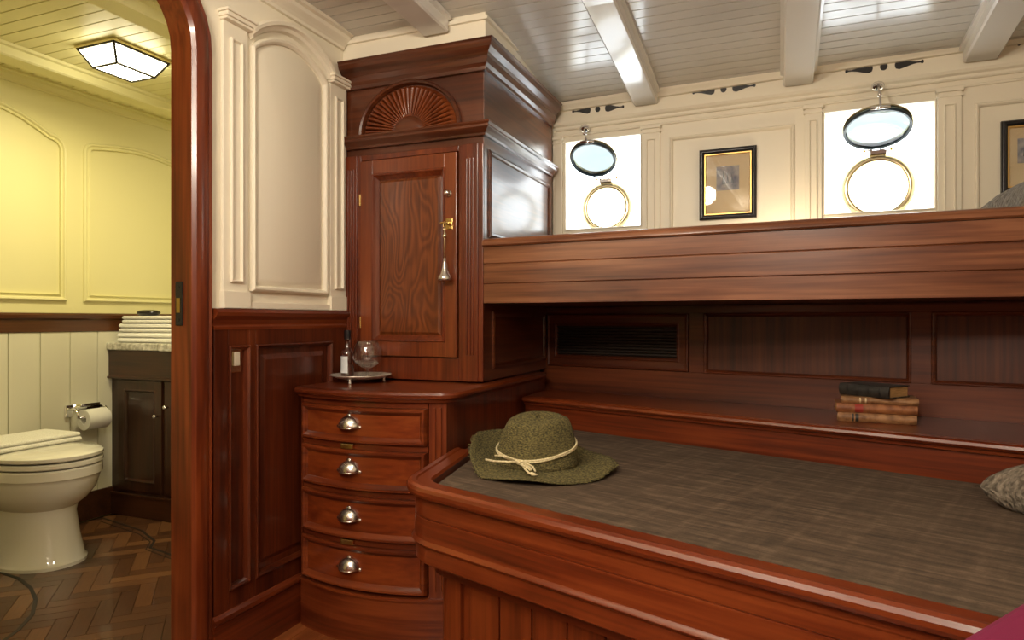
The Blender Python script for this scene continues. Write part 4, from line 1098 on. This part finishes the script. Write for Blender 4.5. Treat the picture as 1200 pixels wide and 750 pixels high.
# paper roll
hy_, hz2 = BF.S(95), .56
th_ = thing('toilet_roll_holder', 'chrome toilet paper holder on the bathroom wall', 'holder', (BX + .0085, hy_, hz2))
bm = B(); BF.box(bm, hy_ - .072, hy_ + .082, hz2 - .006 + .03, hz2 + .022 + .03, .0085, .014)
for s in (-.066, .076): tube(bm, [(BX + .012, hy_ + s, hz2 + .036), (BX + .055, hy_ + s, hz2 + .036), (BX + .072, hy_ + s, hz2 + .02), (BX + .075, hy_ + s, hz2 - .0)], .006)
tube(bm, [(BX + .075, hy_ - .068, hz2), (BX + .075, hy_ + .078, hz2)], .005)
obj('bracket', bm, 'chrome', th_, smooth=True)
bm = B(); BF.box(bm, hy_ - .085, hy_ - .050, hz2 + .0, hz2 + .055, .0085, .02); obj('wall_plate', bm, 'chrome', th_, bevel=.003)
bm = B(); prof = [(.019, -.052), (.046, -.052), (.047, -.05), (.047, .05), (.046, .052), (.019, .052), (.019, -.052)]
lathe(bm, (BX + .075, hy_ + .010, hz2 - .013), prof, 32, 'y'); o = obj('toilet_roll', bm, 'paper', loc=(BX + .075, hy_ + .01, hz2 - .04)); smooth_by(o, .6); props(o, 'white toilet paper roll on the chrome holder', 'toilet roll')

# vanity cabinet
VY = 2.255; VF = Fr(0, VY, 1, 0)
vn = thing('vanity_cabinet', 'dark walnut vanity cabinet in the bathroom', 'cabinet', (-2.6, 2.5, BZ))
vx0, vx1 = BX + .002, -1.95
bm = B(); box(bm, vx0, vx1, VY, BY1 - .002, BZ, .855); obj('carcass', bm, 'walnut', vn, bevel=.002)
bm = B(); VF.box(bm, vx0, vx1, BZ, BZ + .10, 0, .012); VF.box(bm, vx0, vx1, BZ + .095, BZ + .108, 0, .016); obj('plinth', bm, 'walnutx', vn, bevel=.002)
bm = B(); VF.box(bm, vx0, vx1, .73, .855, 0, .018); VF.box(bm, vx0, vx1, .722, .732, 0, .026); obj('apron', bm, 'walnutx', vn, bevel=.002)
da, db_ = VF.S(141), VF.S(192)
bm = B(); z0_, z1_ = BZ + .125, .715
VF.mould(bm, rect(da, db_, z0_, z1_), [(0, .0), (0, .014), (.042, .014), (.046, .018), (.052, .014), (.056, .004), (.056, 0)])
vd = obj('door', bm, 'walnut', vn, bevel=.0015)
bm = B(); VF.box(bm, da + .05, db_ - .05, z0_ + .05, z1_ - .05, 0, .005); obj('door_panel', bm, 'walnut', vd)
bm = B(); c = VF.P(db_ - .022, .555, .014); lathe(bm, c, [(0, -.026), (.007, -.025), (.010, -.019), (.007, -.013), (.004, -.010), (.004, 0), (0, 0)], 18, 'y'); obj('knob', bm, 'chrome', vd, smooth=True)
bm = B(); VF.mould(bm, rect(db_ + .02, db_ + .02 + (db_ - da), z0_, z1_), [(0, .0), (0, .014), (.042, .014), (.046, .018), (.052, .014), (.056, .004), (.056, 0)])
VF.box(bm, db_ + .07, db_ + .02 + (db_ - da) - .05, z0_ + .05, z1_ - .05, 0, .005)
vd2 = obj('door', bm, 'walnut', vn, bevel=.0015)
bm = B(); c = VF.P(db_ + .042, .60, .014); lathe(bm, c, [(0, -.026), (.007, -.025), (.010, -.019), (.007, -.013), (.004, -.010), (.004, 0), (0, 0)], 18, 'y'); obj('knob', bm, 'chrome', vd2, smooth=True)
bm = B(); slab(bm, [(vx0, VY - .03), (-2.66, VY - .03), (-2.62, VY - .055), (vx1, VY - .055), (vx1, BY1 - .002), (vx0, BY1 - .002)], .857, .892)
o = obj('marble_countertop', bm, 'stone', loc=(-2.5, 2.5, .857), bevel=.006); props(o, 'speckled marble countertop on the vanity cabinet', 'countertop')
# towels
def towel(label, z0_, th, x0, x1, y0, y1):
    bm = B(); n = 2
    for k in range(n):
        h = th / n; zz = z0_ + k * h; r = []
        pr = [(y0 + .012, zz + .0004), (y0 + .003, zz + h * .2), (y0, zz + h * .5), (y0 + .003, zz + h * .8), (y0 + .012, zz + h - .0008), (y1, zz + h - .0008), (y1, zz + .0004)]
        skin(bm, [[Vector((x, p, q_)) for p, q_ in pr] for x in (x0, x0 + .004, x1 - .004, x1)], False)
    o = obj('folded_towel', bm, 'towel', loc=((x0 + x1) / 2, (y0 + y1) / 2, z0_), bevel=.004); smooth_by(o, .9)
    props(o, label, 'towel', 'folded towels stacked on the vanity')
towel('white folded towel on the vanity, bottom of the stack', .892, .048, -2.96, -2.55, VY + .0, VY + .22)
towel('white folded towel in the middle of the vanity stack', .940, .044, -2.955, -2.56, VY + .004, VY + .215)
towel('white folded towel on top of the vanity stack, under the dark dish', .984, .036, -2.93, -2.57, VY + .002, VY + .21)
bm = B(); lathe(bm, (0, 0, 0), [(0, 0), (.045, 0), (.06, .008), (.062, .016), (.056, .024), (.03, .028), (0, .028)], 32)
for v in bm.verts: v.co = Vector((v.co.x * 1.0 - 2.845, v.co.y * .7 + VY + .08, v.co.z + 1.0205))
o = obj('soap_dish', bm, 'black', smooth=True, loc=(-2.845, VY + .08, 1.0205)); props(o, 'small dark oval dish on top of the folded towels', 'dish')
# ceiling lamp
lc = (-2.385, 1.85); LH, LZ = .155, 2.045
lp = thing('ceiling_lamp', 'lit box-shaped glass ceiling lamp with metal frame in the bathroom', 'ceiling lamp', (lc[0], lc[1], LZ))
bm = B(); box(bm, lc[0] - .106, lc[0] + .106, lc[1] - .128, lc[1] + .128, LZ - .012, LZ - .0005); obj('base_plate', bm, 'palebrass', lp, bevel=.002)
tp_ = [(lc[0] + sx * .098, lc[1] + sy * .120, LZ - .013) for sx, sy in ((-1, -1), (1, -1), (1, 1), (-1, 1))]
bt_ = [(lc[0] + sx * .064, lc[1] + sy * .082, LZ - .075) for sx, sy in ((-1, -1), (1, -1), (1, 1), (-1, 1))]
bm = B(); a_ = [bm.verts.new(p) for p in tp_]; b_ = [bm.verts.new(p) for p in bt_]
for i in range(4): bm.faces.new((a_[i], a_[(i + 1) % 4], b_[(i + 1) % 4], b_[i]))
bm.faces.new(a_); bm.faces.new(b_); obj('lamp_glass', bm, 'lamp', lp)
bm = B()
for i in range(4):
    tube(bm, [tp_[i], tp_[(i + 1) % 4]], .006, 6); tube(bm, [bt_[i], bt_[(i + 1) % 4]], .005, 6); tube(bm, [tp_[i], bt_[i]], .005, 6)
obj('lamp_frame', bm, 'black', lp)
